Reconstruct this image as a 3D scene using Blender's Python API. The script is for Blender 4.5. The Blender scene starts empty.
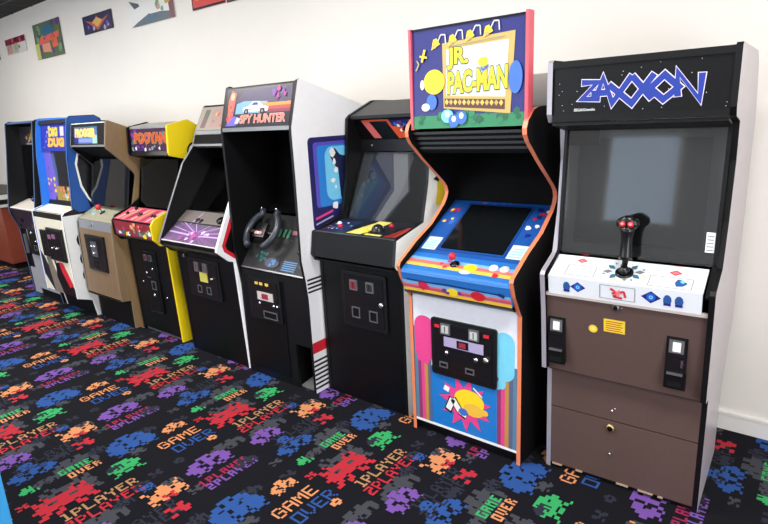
import bpy, math, random
from mathutils import Vector, Matrix
random.seed(7)
C = bpy.context.scene.collection
sc = bpy.context.scene

# ------------------------------------------------------------------ camera
EYE = 1.65
FOC = 559.42
FW = Vector((-0.61053535, 0.75166557, -0.24949042))
RT = Vector((0.78302347, 0.62015659, -0.04774994))
UP = Vector((-0.11883114, 0.22450988, 0.96719929))
cam_data = bpy.data.cameras.new('camera')
cam_data.sensor_fit = 'HORIZONTAL'
cam_data.sensor_width = 36.0
cam_data.lens = FOC / 768 * 36.0
cam_data.clip_start = 0.02
cam = bpy.data.objects.new('camera', cam_data)
m = Matrix((RT, UP, -FW)).transposed().to_4x4()
m.translation = Vector((0, 0, EYE))
cam.matrix_world = m
C.objects.link(cam)
sc.camera = cam

# ------------------------------------------------------------------ world, view, lights
w = bpy.data.worlds.new('world'); sc.world = w; w.use_nodes = True
w.node_tree.nodes['Background'].inputs[0].default_value = (0.85, 0.92, 1.0, 1)
w.node_tree.nodes['Background'].inputs[1].default_value = 0.6
sc.view_settings.view_transform = 'Standard'
sc.view_settings.look = 'None'
sc.view_settings.exposure = 0.0
sc.view_settings.gamma = 1.0
sc.view_settings.use_curve_mapping = False

def area(name, loc, size, size_y, power, rot=(0, 0, 0), col=(1, 1, 1)):
    l = bpy.data.lights.new(name, 'AREA'); l.shape = 'RECTANGLE'
    l.size = size; l.size_y = size_y; l.energy = power; l.color = col
    o = bpy.data.objects.new(name, l); o.location = loc; o.rotation_euler = rot
    C.objects.link(o); return o
# fluorescent troffers in the ceiling
TROFFERS = [(-7.6, 1.1), (-4.9, 1.1), (-2.2, 1.1), (0.3, 1.1), (-6.6, -1.7), (-4.2, -1.7), (-1.8, -1.7), (0.9, -1.4)]
for i, (x, y) in enumerate(TROFFERS):
    area('troffer_light', (x, y, 3.09), 1.15, 0.55, 56 if y > 0 else 32, col=(1, 0.985, 0.96))
# added fill lights at the unseen wide front window and right window
area('window_light', (-5.85, -3.42, 1.75), 5.1, 2.0, 110, rot=(math.radians(90), 0, 0), col=(0.95, 0.98, 1))

area('window_light', (2.54, -0.6, 1.65), 3.6, 1.7, 120, rot=(0, math.radians(90), 0), col=(0.97, 0.98, 1))

# ------------------------------------------------------------------ materials
def lin(c):
    c = c / 255.0
    return c / 12.92 if c <= 0.04045 else ((c + 0.055) / 1.055) ** 2.4
MATS = {}
def mat(name, rgb, rough=0.5, metal=0.0, var=0.06, scale=30.0, bump=0.0, emit=0.0, spec=0.5, coat=0.0, ior=1.5, stretch=None):
    if name in MATS: return MATS[name]
    M = bpy.data.materials.new(name); M.use_nodes = True
    nt = M.node_tree; b = nt.nodes['Principled BSDF']
    col = tuple(lin(c) for c in rgb)
    tc = nt.nodes.new('ShaderNodeTexCoord')
    no = nt.nodes.new('ShaderNodeTexNoise'); no.inputs['Scale'].default_value = scale; no.inputs['Detail'].default_value = 4
    if stretch:
        mp = nt.nodes.new('ShaderNodeMapping'); mp.inputs['Scale'].default_value = stretch
        nt.links.new(tc.outputs['Object'], mp.inputs[0]); nt.links.new(mp.outputs[0], no.inputs['Vector'])
    else:
        nt.links.new(tc.outputs['Object'], no.inputs['Vector'])
    mx = nt.nodes.new('ShaderNodeMix'); mx.data_type = 'RGBA'
    mx.inputs[6].default_value = tuple(c * (1 - var) for c in col) + (1,)
    mx.inputs[7].default_value = tuple(min(1, c * (1 + var)) for c in col) + (1,)
    nt.links.new(no.outputs['Fac'], mx.inputs[0])
    nt.links.new(mx.outputs[2], b.inputs['Base Color'])
    b.inputs['Roughness'].default_value = rough
    b.inputs['Metallic'].default_value = metal
    b.inputs['Specular IOR Level'].default_value = spec
    b.inputs['IOR'].default_value = ior
    b.inputs['Coat Weight'].default_value = coat
    b.inputs['Coat Roughness'].default_value = 0.08
    if bump:
        bp = nt.nodes.new('ShaderNodeBump'); bp.inputs['Strength'].default_value = bump; bp.inputs['Distance'].default_value = 0.003
        nt.links.new(no.outputs['Fac'], bp.inputs['Height']); nt.links.new(bp.outputs[0], b.inputs['Normal'])
    if emit:
        nt.links.new(mx.outputs[2], b.inputs['Emission Color']); b.inputs['Emission Strength'].default_value = emit
    MATS[name] = M
    return M

def glass_mat(name, tint, ior, rough=0.02):
    if name in MATS: return MATS[name]
    M = bpy.data.materials.new(name); M.use_nodes = True; nt = M.node_tree
    nt.nodes.clear()
    out = nt.nodes.new('ShaderNodeOutputMaterial'); mix = nt.nodes.new('ShaderNodeMixShader')
    tr = nt.nodes.new('ShaderNodeBsdfTransparent'); tr.inputs[0].default_value = (*tint, 1)
    gl = nt.nodes.new('ShaderNodeBsdfGlossy'); gl.inputs['Roughness'].default_value = rough
    no = nt.nodes.new('ShaderNodeTexNoise'); no.inputs['Scale'].default_value = 9
    mr = nt.nodes.new('ShaderNodeMapRange'); mr.inputs['To Min'].default_value = rough * 0.7; mr.inputs['To Max'].default_value = rough * 1.5
    nt.links.new(no.outputs['Fac'], mr.inputs[0]); nt.links.new(mr.outputs[0], gl.inputs['Roughness'])
    fr = nt.nodes.new('ShaderNodeFresnel'); fr.inputs[0].default_value = ior
    nt.links.new(fr.outputs[0], mix.inputs[0]); nt.links.new(tr.outputs[0], mix.inputs[1])
    nt.links.new(gl.outputs[0], mix.inputs[2]); nt.links.new(mix.outputs[0], out.inputs[0])
    MATS[name] = M; return M

BLACK = mat('black_laminate', (14, 14, 16), 0.4, var=0.15, bump=0.05, spec=0.3)
VINYL = mat('black_vinyl', (9, 9, 11), 0.45, var=0.2, scale=120, bump=0.1, spec=0.2)
MBLACK = mat('matte_black', (7, 7, 9), 0.7, var=0.2, spec=0.15)
DKMETAL = mat('black_metal', (20, 20, 23), 0.4, metal=0.3, var=0.2)
PLASTIC = mat('black_plastic', (18, 18, 20), 0.25, var=0.1)
CHROME = mat('chrome', (205, 208, 212), 0.2, metal=1.0, var=0.05)
STEEL = mat('brushed_steel', (150, 152, 155), 0.35, metal=0.8, var=0.1)
CRT = mat('picture_tube_glass', (17, 20, 22), 0.12, var=0.1, spec=0.6)
WHITE = mat('white_laminate', (240, 240, 242), 0.4, var=0.03)
CREAM = mat('cream_laminate', (222, 216, 196), 0.45, var=0.04)
RED = mat('red_print', (205, 35, 50), 0.4)
PINKRED = mat('crimson_print', (215, 45, 85), 0.4)
YEL = mat('yellow_print', (250, 214, 40), 0.4)
ORANGE = mat('orange_print', (238, 110, 35), 0.4)
BLUE = mat('blue_print', (35, 90, 200), 0.4)
NAVY = mat('navy_print', (28, 32, 120), 0.4)
GREEN = mat('green_print', (40, 130, 85), 0.4)
WPRINT = mat('white_print', (240, 242, 240), 0.4, var=0.02)
KPRINT = mat('black_print', (10, 10, 12), 0.35, var=0.1, spec=0.3)
GREYP = mat('grey_print', (120, 122, 128), 0.4)
PURPLE = mat('purple_print', (110, 50, 140), 0.4)
PINK = mat('pink_print', (226, 70, 140), 0.4)
CYAN = mat('cyan_print', (120, 205, 232), 0.4)
LILAC = mat('lilac_print', (178, 170, 205), 0.4)
TAN = mat('tan_print', (196, 168, 95), 0.45)

# ------------------------------------------------------------------ object helpers
def link(o, parent=None):
    C.objects.link(o)
    if parent is not None: o.parent = parent
    return o
def mesh(name, verts, faces, mats, fm=None, parent=None, smooth=False):
    me = bpy.data.meshes.new(name); me.from_pydata([tuple(v) for v in verts], [], faces)
    for m_ in mats: me.materials.append(m_)
    if fm: me.polygons.foreach_set('material_index', fm)
    if smooth: me.polygons.foreach_set('use_smooth', [True] * len(me.polygons))
    me.update(); me.validate()
    return link(bpy.data.objects.new(name, me), parent)
def thing(name, label, cat, loc=(0, 0, 0), rz=0.0, group=None):
    o = bpy.data.objects.new(name, None); C.objects.link(o)
    o.empty_display_size = 0.2
    o.location = loc; o.rotation_euler = (0, 0, rz)
    o['label'] = label; o['category'] = cat
    if group: o['group'] = group
    return o
def tag(o, label, cat, group=None):
    o['label'] = label; o['category'] = cat
    if group: o['group'] = group
    return o
def struct(o):
    o['kind'] = 'structure'; return o
def bevel(o, w=0.004, seg=2):
    b = o.modifiers.new('bevel', 'BEVEL'); b.width = w; b.segments = seg; b.limit_method = 'ANGLE'; return o

class MB:
    """collects shapes into ONE mesh"""
    def __init__(s): s.v = []; s.f = []; s.m = []; s.mats = []; s.sm = []
    def mi(s, m_):
        if m_ not in s.mats: s.mats.append(m_)
        return s.mats.index(m_)
    def add(s, verts, faces, m_, smooth=False):
        n = len(s.v); s.v += [tuple(v) for v in verts]; i = s.mi(m_)
        for f in faces: s.f.append([a + n for a in f]); s.m.append(i); s.sm.append(smooth)
    def box(s, x0, x1, y0, y1, z0, z1, m_):
        v = [(x0, y0, z0), (x1, y0, z0), (x1, y1, z0), (x0, y1, z0), (x0, y0, z1), (x1, y0, z1), (x1, y1, z1), (x0, y1, z1)]
        s.add(v, [(0, 3, 2, 1), (4, 5, 6, 7), (0, 1, 5, 4), (1, 2, 6, 5), (2, 3, 7, 6), (3, 0, 4, 7)], m_)
    def slab(s, A, B, x0, x1, t, m_):
        dy, dz = B[0] - A[0], B[1] - A[1]; L = math.hypot(dy, dz); n = (-dz / L, dy / L)
        v = []
        for x in (x0, x1):
            for P in (A, B):
                v.append((x, P[0], P[1])); v.append((x, P[0] - n[0] * t, P[1] - n[1] * t))
        # 0 A out,1 A in,2 B out,3 B in ; 4..7 for x1
        s.add(v, [(0, 4, 6, 2), (1, 3, 7, 5), (0, 1, 5, 4), (2, 6, 7, 3), (0, 2, 3, 1), (4, 5, 7, 6)], m_)
    def tube(s, pts, r, m_, seg=10, cap=True, smooth=True):
        pts = [Vector(p) for p in pts]; rr = r if isinstance(r, (list, tuple)) else [r] * len(pts)
        rings = []; prev = None
        for i, p in enumerate(pts):
            d = (pts[min(i + 1, len(pts) - 1)] - pts[max(i - 1, 0)]).normalized()
            if prev is None:
                a = d.orthogonal().normalized()
            else:
                a = (prev - d * prev.dot(d)).normalized()
            prev = a; b_ = d.cross(a)
            rings.append([p + (a * math.cos(2 * math.pi * k / seg) + b_ * math.sin(2 * math.pi * k / seg)) * rr[i] for k in range(seg)])
        v = [q for ring in rings for q in ring]; f = []
        for i in range(len(rings) - 1):
            for k in range(seg):
                k2 = (k + 1) % seg
                f.append((i * seg + k, i * seg + k2, (i + 1) * seg + k2, (i + 1) * seg + k))
        if cap:
            f.append(tuple(range(seg - 1, -1, -1))); f.append(tuple((len(rings) - 1) * seg + k for k in range(seg)))
        s.add(v, f, m_, smooth)
    def ball(s, c, r, m_, sc_=(1, 1, 1), seg=16, rings=10):
        v = [(c[0], c[1], c[2] + r * sc_[2])]; f = []
        for i in range(1, rings):
            th = math.pi * i / rings
            for k in range(seg):
                ph = 2 * math.pi * k / seg
                v.append((c[0] + r * sc_[0] * math.sin(th) * math.cos(ph), c[1] + r * sc_[1] * math.sin(th) * math.sin(ph), c[2] + r * sc_[2] * math.cos(th)))
        v.append((c[0], c[1], c[2] - r * sc_[2])); L = len(v) - 1
        for k in range(seg):
            f.append((0, 1 + k, 1 + (k + 1) % seg))
            for i in range(rings - 2):
                a = 1 + i * seg
                f.append((a + k, a + seg + k, a + seg + (k + 1) % seg, a + (k + 1) % seg))
            a = 1 + (rings - 2) * seg
            f.append((a + k, L, a + (k + 1) % seg))
        s.add(v, f, m_, True)
    def build(s, name, parent=None, bev=0):
        o = mesh(name, s.v, s.f, s.mats, s.m, parent)
        o.data.polygons.foreach_set('use_smooth', s.sm)
        if bev: bevel(o, bev)
        return o

def rrect(x0, y0, x1, y1, r, n=5):
    P = []
    for cx, cy, a0 in ((x1 - r, y0 + r, -90), (x1 - r, y1 - r, 0), (x0 + r, y1 - r, 90), (x0 + r, y0 + r, 180)):
        for k in range(n + 1):
            a = math.radians(a0 + 90 * k / n); P.append((cx + r * math.cos(a), cy + r * math.sin(a)))
    return P

def side(parent, x0, x1, prof, outer, inner, edge, sgn, edge2=None, zc=9.0):
    """side panel: profile polygon in (y, z), counter-clockwise from front-bottom going UP the front"""
    n = len(prof); v = [(x0, y, z) for y, z in prof] + [(x1, y, z) for y, z in prof]
    f = [tuple(range(n)), tuple(range(2 * n - 1, n - 1, -1))]; fm = []
    o_, i_ = (0, 1) if sgn < 0 else (1, 0)
    fm = [0 if sgn < 0 else 1, 1 if sgn < 0 else 0]
    for k in range(n):
        k2 = (k + 1) % n
        f.append((k, k + n, k2 + n, k2)); fm.append(3 if edge2 and prof[k][1] + prof[k2][1] > 2 * zc else 2)
    o = mesh('side_panel', v, f, [outer, inner, edge] + ([edge2] if edge2 else []), fm, parent)
    return o

# ---- printed surfaces: a board plus flat print layers in ONE mesh
TXT = {}
def glyphs(s, bold=0.0, shear=0.0, spacing=1.0):
    key = (s, bold, shear, spacing)
    if key in TXT: return TXT[key]
    cu = bpy.data.curves.new('lettering', 'FONT'); cu.body = s; cu.offset = bold; cu.shear = shear
    cu.space_character = spacing; cu.resolution_u = 3
    o = bpy.data.objects.new('lettering', cu); C.objects.link(o)
    dg = bpy.context.evaluated_depsgraph_get(); me = bpy.data.meshes.new_from_object(o.evaluated_get(dg))
    V = [(v.co.x, v.co.y) for v in me.vertices]; F = [tuple(p.vertices) for p in me.polygons]
    bpy.data.objects.remove(o); bpy.data.curves.remove(cu); bpy.data.meshes.remove(me)
    TXT[key] = (V, F); return V, F

class Art:
    """shapes in normalised (u, v) on the plane from A (bottom) to B (top), x0..x1"""
    def __init__(s, A, B, x0, x1, t, base, back=None):
        s.A, s.B, s.x0, s.x1 = A, B, x0, x1
        dy, dz = B[0] - A[0], B[1] - A[1]; s.L = math.hypot(dy, dz); s.W = x1 - x0; s.n = (-dz / s.L, dy / s.L)
        s.mb = MB(); s.k = 0
        s.mb.slab(A, B, x0, x1, t, base)
    def P(s, u, v, h):
        return (s.x0 + u * s.W, s.A[0] + (s.B[0] - s.A[0]) * v + s.n[0] * h, s.A[1] + (s.B[1] - s.A[1]) * v + s.n[1] * h)
    def lift(s):
        s.k += 1; return 0.00013 * s.k
    def poly(s, pts, m_, h=None):
        h = s.lift() if h is None else h
        s.mb.add([s.P(u, v, h) for u, v in pts], [tuple(range(len(pts)))], m_)
    def rect(s, u0, v0, u1, v1, m_, h=None): s.poly([(u0, v0), (u1, v0), (u1, v1), (u0, v1)], m_, h)
    def ell(s, u, v, ru, rv, m_, n=24, h=None):
        s.poly([(u + ru * math.cos(2 * math.pi * k / n), v + rv * math.sin(2 * math.pi * k / n)) for k in range(n)], m_, h)
    def star(s, u, v, r1, r2, n, m_, ph=0.0):
        a = s.W / s.L
        s.poly([(u + (r1 if k % 2 == 0 else r2) * math.cos(ph + math.pi * k / n), v + a * (r1 if k % 2 == 0 else r2) * math.sin(ph + math.pi * k / n)) for k in range(2 * n)], m_)
    def line(s, pts, wd, m_):
        a = s.W / s.L; h = s.lift()
        for (u0, v0), (u1, v1) in zip(pts, pts[1:]):
            du, dv = (u1 - u0), (v1 - v0) / a; L = math.hypot(du, dv) or 1; nu, nv = -dv / L * wd / 2, du / L * wd / 2 * a
            s.poly([(u0 + nu, v0 + nv), (u0 - nu, v0 - nv), (u1 - nu, v1 - nv), (u1 + nu, v1 + nv)], m_, h)
    def text(s, t, u0, v0, u1, v1, m_, bold=0.0, shear=0.0, outline=None, ob=0.05, rise=0.0, spacing=1.0):
        V0, F0 = glyphs(t, 0, shear, spacing)
        mnx, mxx = min(v[0] for v in V0), max(v[0] for v in V0); mny, mxy = min(v[1] for v in V0), max(v[1] for v in V0)
        fx = (u1 - u0) / (mxx - mnx); fy = (v1 - v0) / (mxy - mny)
        layers = ([(ob, outline)] if outline else []) + [(bold, m_)]
        for b_, mm in layers:
            V, F = glyphs(t, b_, shear, spacing); h = s.lift()
            pts = [s.P(u0 + (x - mnx) * fx, v0 + (y - mny) * fy + rise * (x - mnx) / (mxx - mnx), h) for x, y in V]
            s.mb.add(pts, F, mm)
    def blobs(s, n, ms, r, box=(0.03, 0.05, 0.97, 0.95), seed=1):
        R_ = random.Random(seed); a = s.W / s.L
        for i in range(n):
            u, v = R_.uniform(box[0], box[2]), R_.uniform(box[1], box[3]); q = R_.uniform(0.5, 1) * r; K = R_.randint(5, 9); ph = R_.uniform(0, 6)
            rr = [R_.uniform(0.55, 1.1) for _ in range(K)]
            s.poly([(min(max(u + q * rr[k] * math.cos(ph + 2 * math.pi * k / K), 0), 1), min(max(v + a * q * rr[k] * math.sin(ph + 2 * math.pi * k / K), 0), 1)) for k in range(K)], R_.choice(ms))
    def build(s, name, parent=None): return s.mb.build(name, parent)

# ------------------------------------------------------------------ the room
WALLY = 3.10
XL, XR, YF, CZ = -12.0, 2.6, -3.5, 3.14
WALL = mat('painted_white_wall', (238, 232, 224), 0.6, var=0.02, scale=6, bump=0.03)
WALLF = mat('painted_grey_white_wall', (200, 200, 200), 0.7, var=0.03, scale=5)
CEIL = mat('black_ceiling_tile', (24, 24, 27), 0.8, var=0.3, scale=60, bump=0.3)
TRIMW = mat('white_trim_paint', (236, 233, 228), 0.45, var=0.03)
def plain(name, x0, x1, y0, y1, z0, z1, m_):
    b = MB(); b.box(x0, x1, y0, y1, z0, z1, m_); return struct(b.build(name))
plain('wall_back', XL - 0.1, XR + 0.1, WALLY, WALLY + 0.1, 0, CZ, WALL)
plain('wall_left', XL - 0.1, XL, YF, WALLY, 0, CZ, WALL)
b = MB(); W3 = (-2.45, 1.25, .75, 2.55)
b.box(XR, XR + .1, YF, W3[0], 0, CZ, WALL); b.box(XR, XR + .1, W3[1], WALLY, 0, CZ, WALL); b.box(XR, XR + .1, W3[0], W3[1], 0, W3[2], WALL); b.box(XR, XR + .1, W3[0], W3[1], W3[3], CZ, WALL)
struct(b.build('wall_right'))
# front wall with two windows, the wide one added as front fill
W1 = (-2.1, -1.15, 1.3, 2.55); W2 = (-8.5, -3.2, 0.7, 2.8)
b = MB()
xs = [XL - 0.1, W2[0], W2[1], W1[0], W1[1], XR + 0.1]
b.box(xs[0], xs[1], YF - 0.1, YF, 0, CZ, WALLF); b.box(xs[2], xs[3], YF - 0.1, YF, 0, CZ, WALLF); b.box(xs[4], xs[5], YF - 0.1, YF, 0, CZ, WALLF)
for W_ in (W1, W2):
    b.box(W_[0], W_[1], YF - 0.1, YF, 0, W_[2], WALLF); b.box(W_[0], W_[1], YF - 0.1, YF, W_[3], CZ, WALLF)
struct(b.build('wall_front'))
SKYPANE = mat('daylit_window_pane', (205, 222, 240), 0.3, var=0.08, scale=1.5, emit=1.5)
for i, W_ in enumerate((W1, W2)):
    b = MB(); f_ = 0.05
    b.box(W_[0], W_[0] + f_, YF - 0.08, YF + 0.02, W_[2], W_[3], TRIMW); b.box(W_[1] - f_, W_[1], YF - 0.08, YF + 0.02, W_[2], W_[3], TRIMW)
    b.box(W_[0] + f_, W_[1] - f_, YF - 0.08, YF + 0.02, W_[2], W_[2] + f_, TRIMW); b.box(W_[0] + f_, W_[1] - f_, YF - 0.08, YF + 0.02, W_[3] - f_, W_[3], TRIMW)
    o = struct(b.build('window_%d' % (i + 1)))
    b = MB(); b.box(W_[0] + f_, W_[1] - f_, YF - 0.06, YF - 0.05, W_[2] + f_, W_[3] - f_, SKYPANE); b.build('window_pane', o)
b = MB()
for q_ in ((W3[0], W3[0] + .05, W3[2], W3[3]), (W3[1] - .05, W3[1], W3[2], W3[3]), (W3[0] + .05, W3[1] - .05, W3[2], W3[2] + .05), (W3[0] + .05, W3[1] - .05, W3[3] - .05, W3[3])): b.box(XR - .02, XR + .08, *q_, TRIMW)
o = struct(b.build('window_3')); b = MB(); b.box(XR + .05, XR + .06, W3[0] + .05, W3[1] - .05, W3[2] + .05, W3[3] - .05, SKYPANE); b.build('window_pane', o)  # unseen window added to fill light from the right
# ceiling: black tiles in a dark grid
b = MB()
b.box(XL, XR, YF, WALLY, CZ, CZ + 0.05, CEIL)
GRID = mat('dark_ceiling_grid', (44, 43, 46), 0.5)
x = XL
while x < XR: b.box(x - 0.012, x + 0.012, YF, WALLY, CZ - 0.006, CZ + 0.001, GRID); x += 0.61
y = WALLY - 0.3
while y > YF: b.box(XL, XR, y - 0.012, y + 0.012, CZ - 0.0055, CZ + 0.001, GRID); y -= 0.61
struct(b.build('ceiling'))
b = MB()
b.box(XL, XR, WALLY - 0.013, WALLY, 0, 0.085, TRIMW); b.box(XL, XR, WALLY - 0.017, WALLY, 0.085, 0.098, TRIMW)
struct(b.build('baseboard_back'))
LIT = mat('lit_diffuser', (255, 250, 240), 0.4, var=0.01, emit=3.0)
for (x, y) in TROFFERS:
    t = thing('ceiling_light', 'recessed rectangular fluorescent light in the black ceiling, over the arcade room', 'ceiling light', (x, y, CZ), group='ceiling lights')
    b = MB()
    for a_ in ((-.61, -.58, -.3, .3), (.58, .61, -.3, .3), (-.58, .58, -.3, -.275), (-.58, .58, .275, .3)): b.box(a_[0], a_[1], a_[2], a_[3], -0.03, -0.007, TRIMW)
    b.build('frame', t)
    b = MB(); b.box(-.58, .58, -.275, .275, -0.02, -0.008, LIT); b.build('diffuser', t)

# ------------------------------------------------------------------ carpet
F57 = {'G': '01110 10001 10000 10111 10001 10001 01110', 'A': '01110 10001 10001 11111 10001 10001 10001', 'M': '10001 11011 10101 10101 10001 10001 10001',
       'E': '11111 10000 10000 11110 10000 10000 11111', 'O': '11111 10001 10001 10001 10001 10001 11111', 'V': '10001 10001 10001 10001 10001 01010 00100',
       'R': '11110 10001 10001 11110 10100 10010 10001'}
F46 = {'1': '0110 0010 0010 0010 0010 0111', '2': '1111 0001 0111 1100 1000 1111', 'P': '1110 1001 1001 1110 1000 1000', 'L': '1000 1000 1000 1000 1000 1111',
       'A': '0110 1001 1001 1111 1001 1001', 'Y': '1001 1001 0110 0010 0010 0010', 'E': '1111 1000 1110 1000 1000 1111', 'R': '1110 1001 1001 1110 1010 1001'}
F35 = {'1': '010 110 010 010 111', '2': '111 001 111 100 111', 'P': '111 101 111 100 100', 'L': '100 100 100 100 111', 'A': '111 101 111 101 101', 'Y': '101 101 111 010 010',
       'E': '111 100 110 100 111', 'R': '110 101 110 101 101', 'G': '111 100 101 101 111', 'M': '101 111 101 101 101', 'O': '111 101 101 101 111', 'V': '101 101 101 101 010'}
N = 90; TILE = 0.93; CELL = TILE / N
CP = {'k': (17, 17, 24), 'g': (64, 65, 72), 'r': (176, 42, 54), 'o': (206, 136, 90), 'y': (172, 128, 88), 'p': (112, 76, 154), 'b': (42, 78, 142), 'n': (54, 160, 94), 'd': (42, 44, 56), 'm': (140, 36, 74)}
tile = [['k'] * N for _ in range(N)]
def cidx(u, v): return int(round(u / CELL)), int(round(v / CELL))
def px(c, r, k): tile[r % N][c % N] = k
def bitmap(rows, u, v, k, s=1, centre=True, gap=None, sv=None):
    """u = along +y of the room, v = along -x; rows listed from the top (large v)"""
    sv = sv or s; h = len(rows) * sv; w_ = len(rows[0]) * s; c0, r0 = cidx(u, v)
    if centre: c0 -= w_ // 2; r0 -= h // 2
    for i, row in enumerate(rows):
        for j, ch in enumerate(row):
            if ch in '1#':
                for a in range(s):
                    for b_ in range(sv): px(c0 + j * s + a, r0 + (len(rows) - 1 - i) * sv + b_, k)
def fit(rows, u, v, k, w_, h):
    R_ = [''.join(rows[min(len(rows) - 1, int(i * len(rows) / h))][min(len(rows[0]) - 1, int(j * len(rows[0]) / w_))] for j in range(w_)) for i in range(h)]
    bitmap(R_, u, v, k)
def word(t, font, u, v, k, s=1):
    g = [font[c].split() for c in t]; rows = ['0'.join(q[i] for q in g) for i in range(len(g[0]))]
    bitmap(rows, u, v, k, s)
BUG = ['...#.......#...', '.#..#.....#..#.', '.##.#######.##.', '..###########..', '.###..###..###.', '###############', '.#############.', '..###.###.###..', '.##..#...#..##.', '##..##...##..##', '....#.....#....']
CRAB = ['#....##....#', '.#..####..#.', '..########..', '.##.####.##.', '############', '.####..####.', '#..##..##..#', '.#........#.']
DOME = ['.....####.....', '..###.##.###..', '.####.#######.', '###..####..##.', '####..##..####', '.####.##.####.', '..##.#..#.##..', '.#..#....#..#.']
SQUID = ['..####..', '.######.', '##.##.##', '########', '.######.', '..#..#..', '.#.##.#.', '#......#']
CLOV = ['.##.', '####', '#..#', '####', '.##.']
CLU = ['##..##.', '.####..', '...####', '##..##.']
PUFF = ['...###.##...', '.####.#####.', '##.#########', '#####.###.##', '.###.#.##.##', '..#...##..#.']
fit(BUG, 1.76, 1.745, 'g', 25, 19); fit(BUG, 1.715, 1.69, 'r', 26, 19)
word('1PLAYER', F46, 1.82, 1.562, 'y'); word('2PLAYER', F46, 1.81, 1.487, 'r')
fit(PUFF, 2.07, 1.385, 'g', 11, 7); fit(CRAB, 2.025, 1.345, 'o', 18, 13)
fit(PUFF, 1.745, 1.40, 'g', 22, 11); fit(PUFF, 1.86, 1.44, 'd', 9, 7); fit(DOME, 1.68, 1.335, 'p', 18, 13)
fit(PUFF, 1.50, 1.425, 'g', 20, 9); fit(DOME, 1.355, 1.385, 'p', 24, 14)
word('1PLAYER', F35, 1.35, 1.255, 'm'); word('2PLAYER', F35, 1.36, 1.195, 'p'); fit(PUFF, 1.47, 1.225, 'd', 12, 8)
fit(DOME, 1.72, 1.14, 'b', 22, 12); fit(PUFF, 1.86, 1.17, 'd', 8, 6)
fit(PUFF, 2.25, 1.01, 'd', 12, 7); fit(DOME, 2.14, .99, 'b', 22, 15)
fit(DOME, 1.21, .955, 'b', 25, 14)
word('GAME', F57, 1.40, 1.715, 'o'); word('OVER', F57, 1.43, 1.625, 'b')
fit(PUFF, 1.88, 1.035, 'g', 20, 14); fit(PUFF, 1.99, 1.05, 'd', 9, 8)
word('GAME', F35, 1.86, .995, 'n'); word('OVER', F35, 1.88, .935, 'o')
fit(SQUID, 2.01, 1.705, 'n', 16, 13); fit(PUFF, 1.97, 1.74, 'd', 8, 6)
fit(PUFF, 1.645, .98, 'n', 8, 7); fit(PUFF, 1.73, .995, 'g', 12, 6)
fit(DOME, 1.44, 1.845, 'o', 13, 9); fit(CLU, 1.52, 1.89, 'd', 8, 5)
word('1PLAYER', F46, 1.84, 1.25, 'd'); word('2PLAYER', F46, 1.83, 1.185, 'd'); fit(SQUID, 1.70, 1.22, 'b', 7, 6)
fit(CLU, 1.99, 1.19, 'r', 10, 8); fit(CLOV, 1.50, 1.56, 'o', 5, 5); fit(CLU, 1.20, 1.78, 'g', 7, 5); fit(CLU, 2.12, 1.24, 'g', 6, 5)
fit(CLU, 1.57, 1.80, 'r', 5, 4); fit(CLU, 2.08, 1.52, 'd', 6, 5); fit(CLOV, 1.27, 1.52, 'd', 5, 5); fit(CLU, 2.12, 1.80, 'g', 7, 4)
fit(CLU, 1.55, 1.10, 'g', 6, 4); fit(SQUID, 1.98, 1.46, 'b', 7, 6); fit(CLU, 1.10, 1.30, 'r', 6, 5); fit(CLOV, 1.98, 1.50, 'd', 8, 4)
CM = {}
for k, c in CP.items():
    M = mat('carpet_pile_' + {'k': 'black', 'g': 'grey', 'r': 'red', 'o': 'orange', 'y': 'pale_orange', 'p': 'purple', 'b': 'blue', 'n': 'green', 'd': 'slate', 'm': 'magenta'}[k], c, 0.95, var=0.28, scale=420, bump=0.5, spec=0.15)
    CM[k] = M
keys = list(CP)
verts = []; faces = []; fm = []
X0, X1, Y0, Y1 = XL, XR, -0.93, WALLY
nc0, nc1 = int(Y0 / CELL), int(math.ceil(Y1 / CELL))
nr0, nr1 = int(-X1 / CELL), int(math.ceil(9.8 / CELL))
for r in range(nr0, nr1):
    row = tile[r % N]; c = nc0
    while c < nc1:
        k = row[c % N]; e = c + 1
        while e < nc1 and row[e % N] == k: e += 1
        n = len(verts); xa, xb = -(r + 1) * CELL, -r * CELL; ya, yb = c * CELL, min(e * CELL, Y1)
        verts += [(xa, ya, 0), (xb, ya, 0), (xb, yb, 0), (xa, yb, 0)]
        faces.append((n, n + 1, n + 2, n + 3)); fm.append(keys.index(k)); c = e
def q(x0, x1, y0, y1, z=0.0):
    n = len(verts); verts.extend([(x0, y0, z), (x1, y0, z), (x1, y1, z), (x0, y1, z)]); faces.append((n, n + 1, n + 2, n + 3)); fm.append(0)
q(XL, XR, YF, nc0 * CELL); q(XL, -nr1 * CELL, nc0 * CELL, Y1)
struct(mesh('floor', verts, faces, [CM[k] for k in keys], fm))

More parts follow.
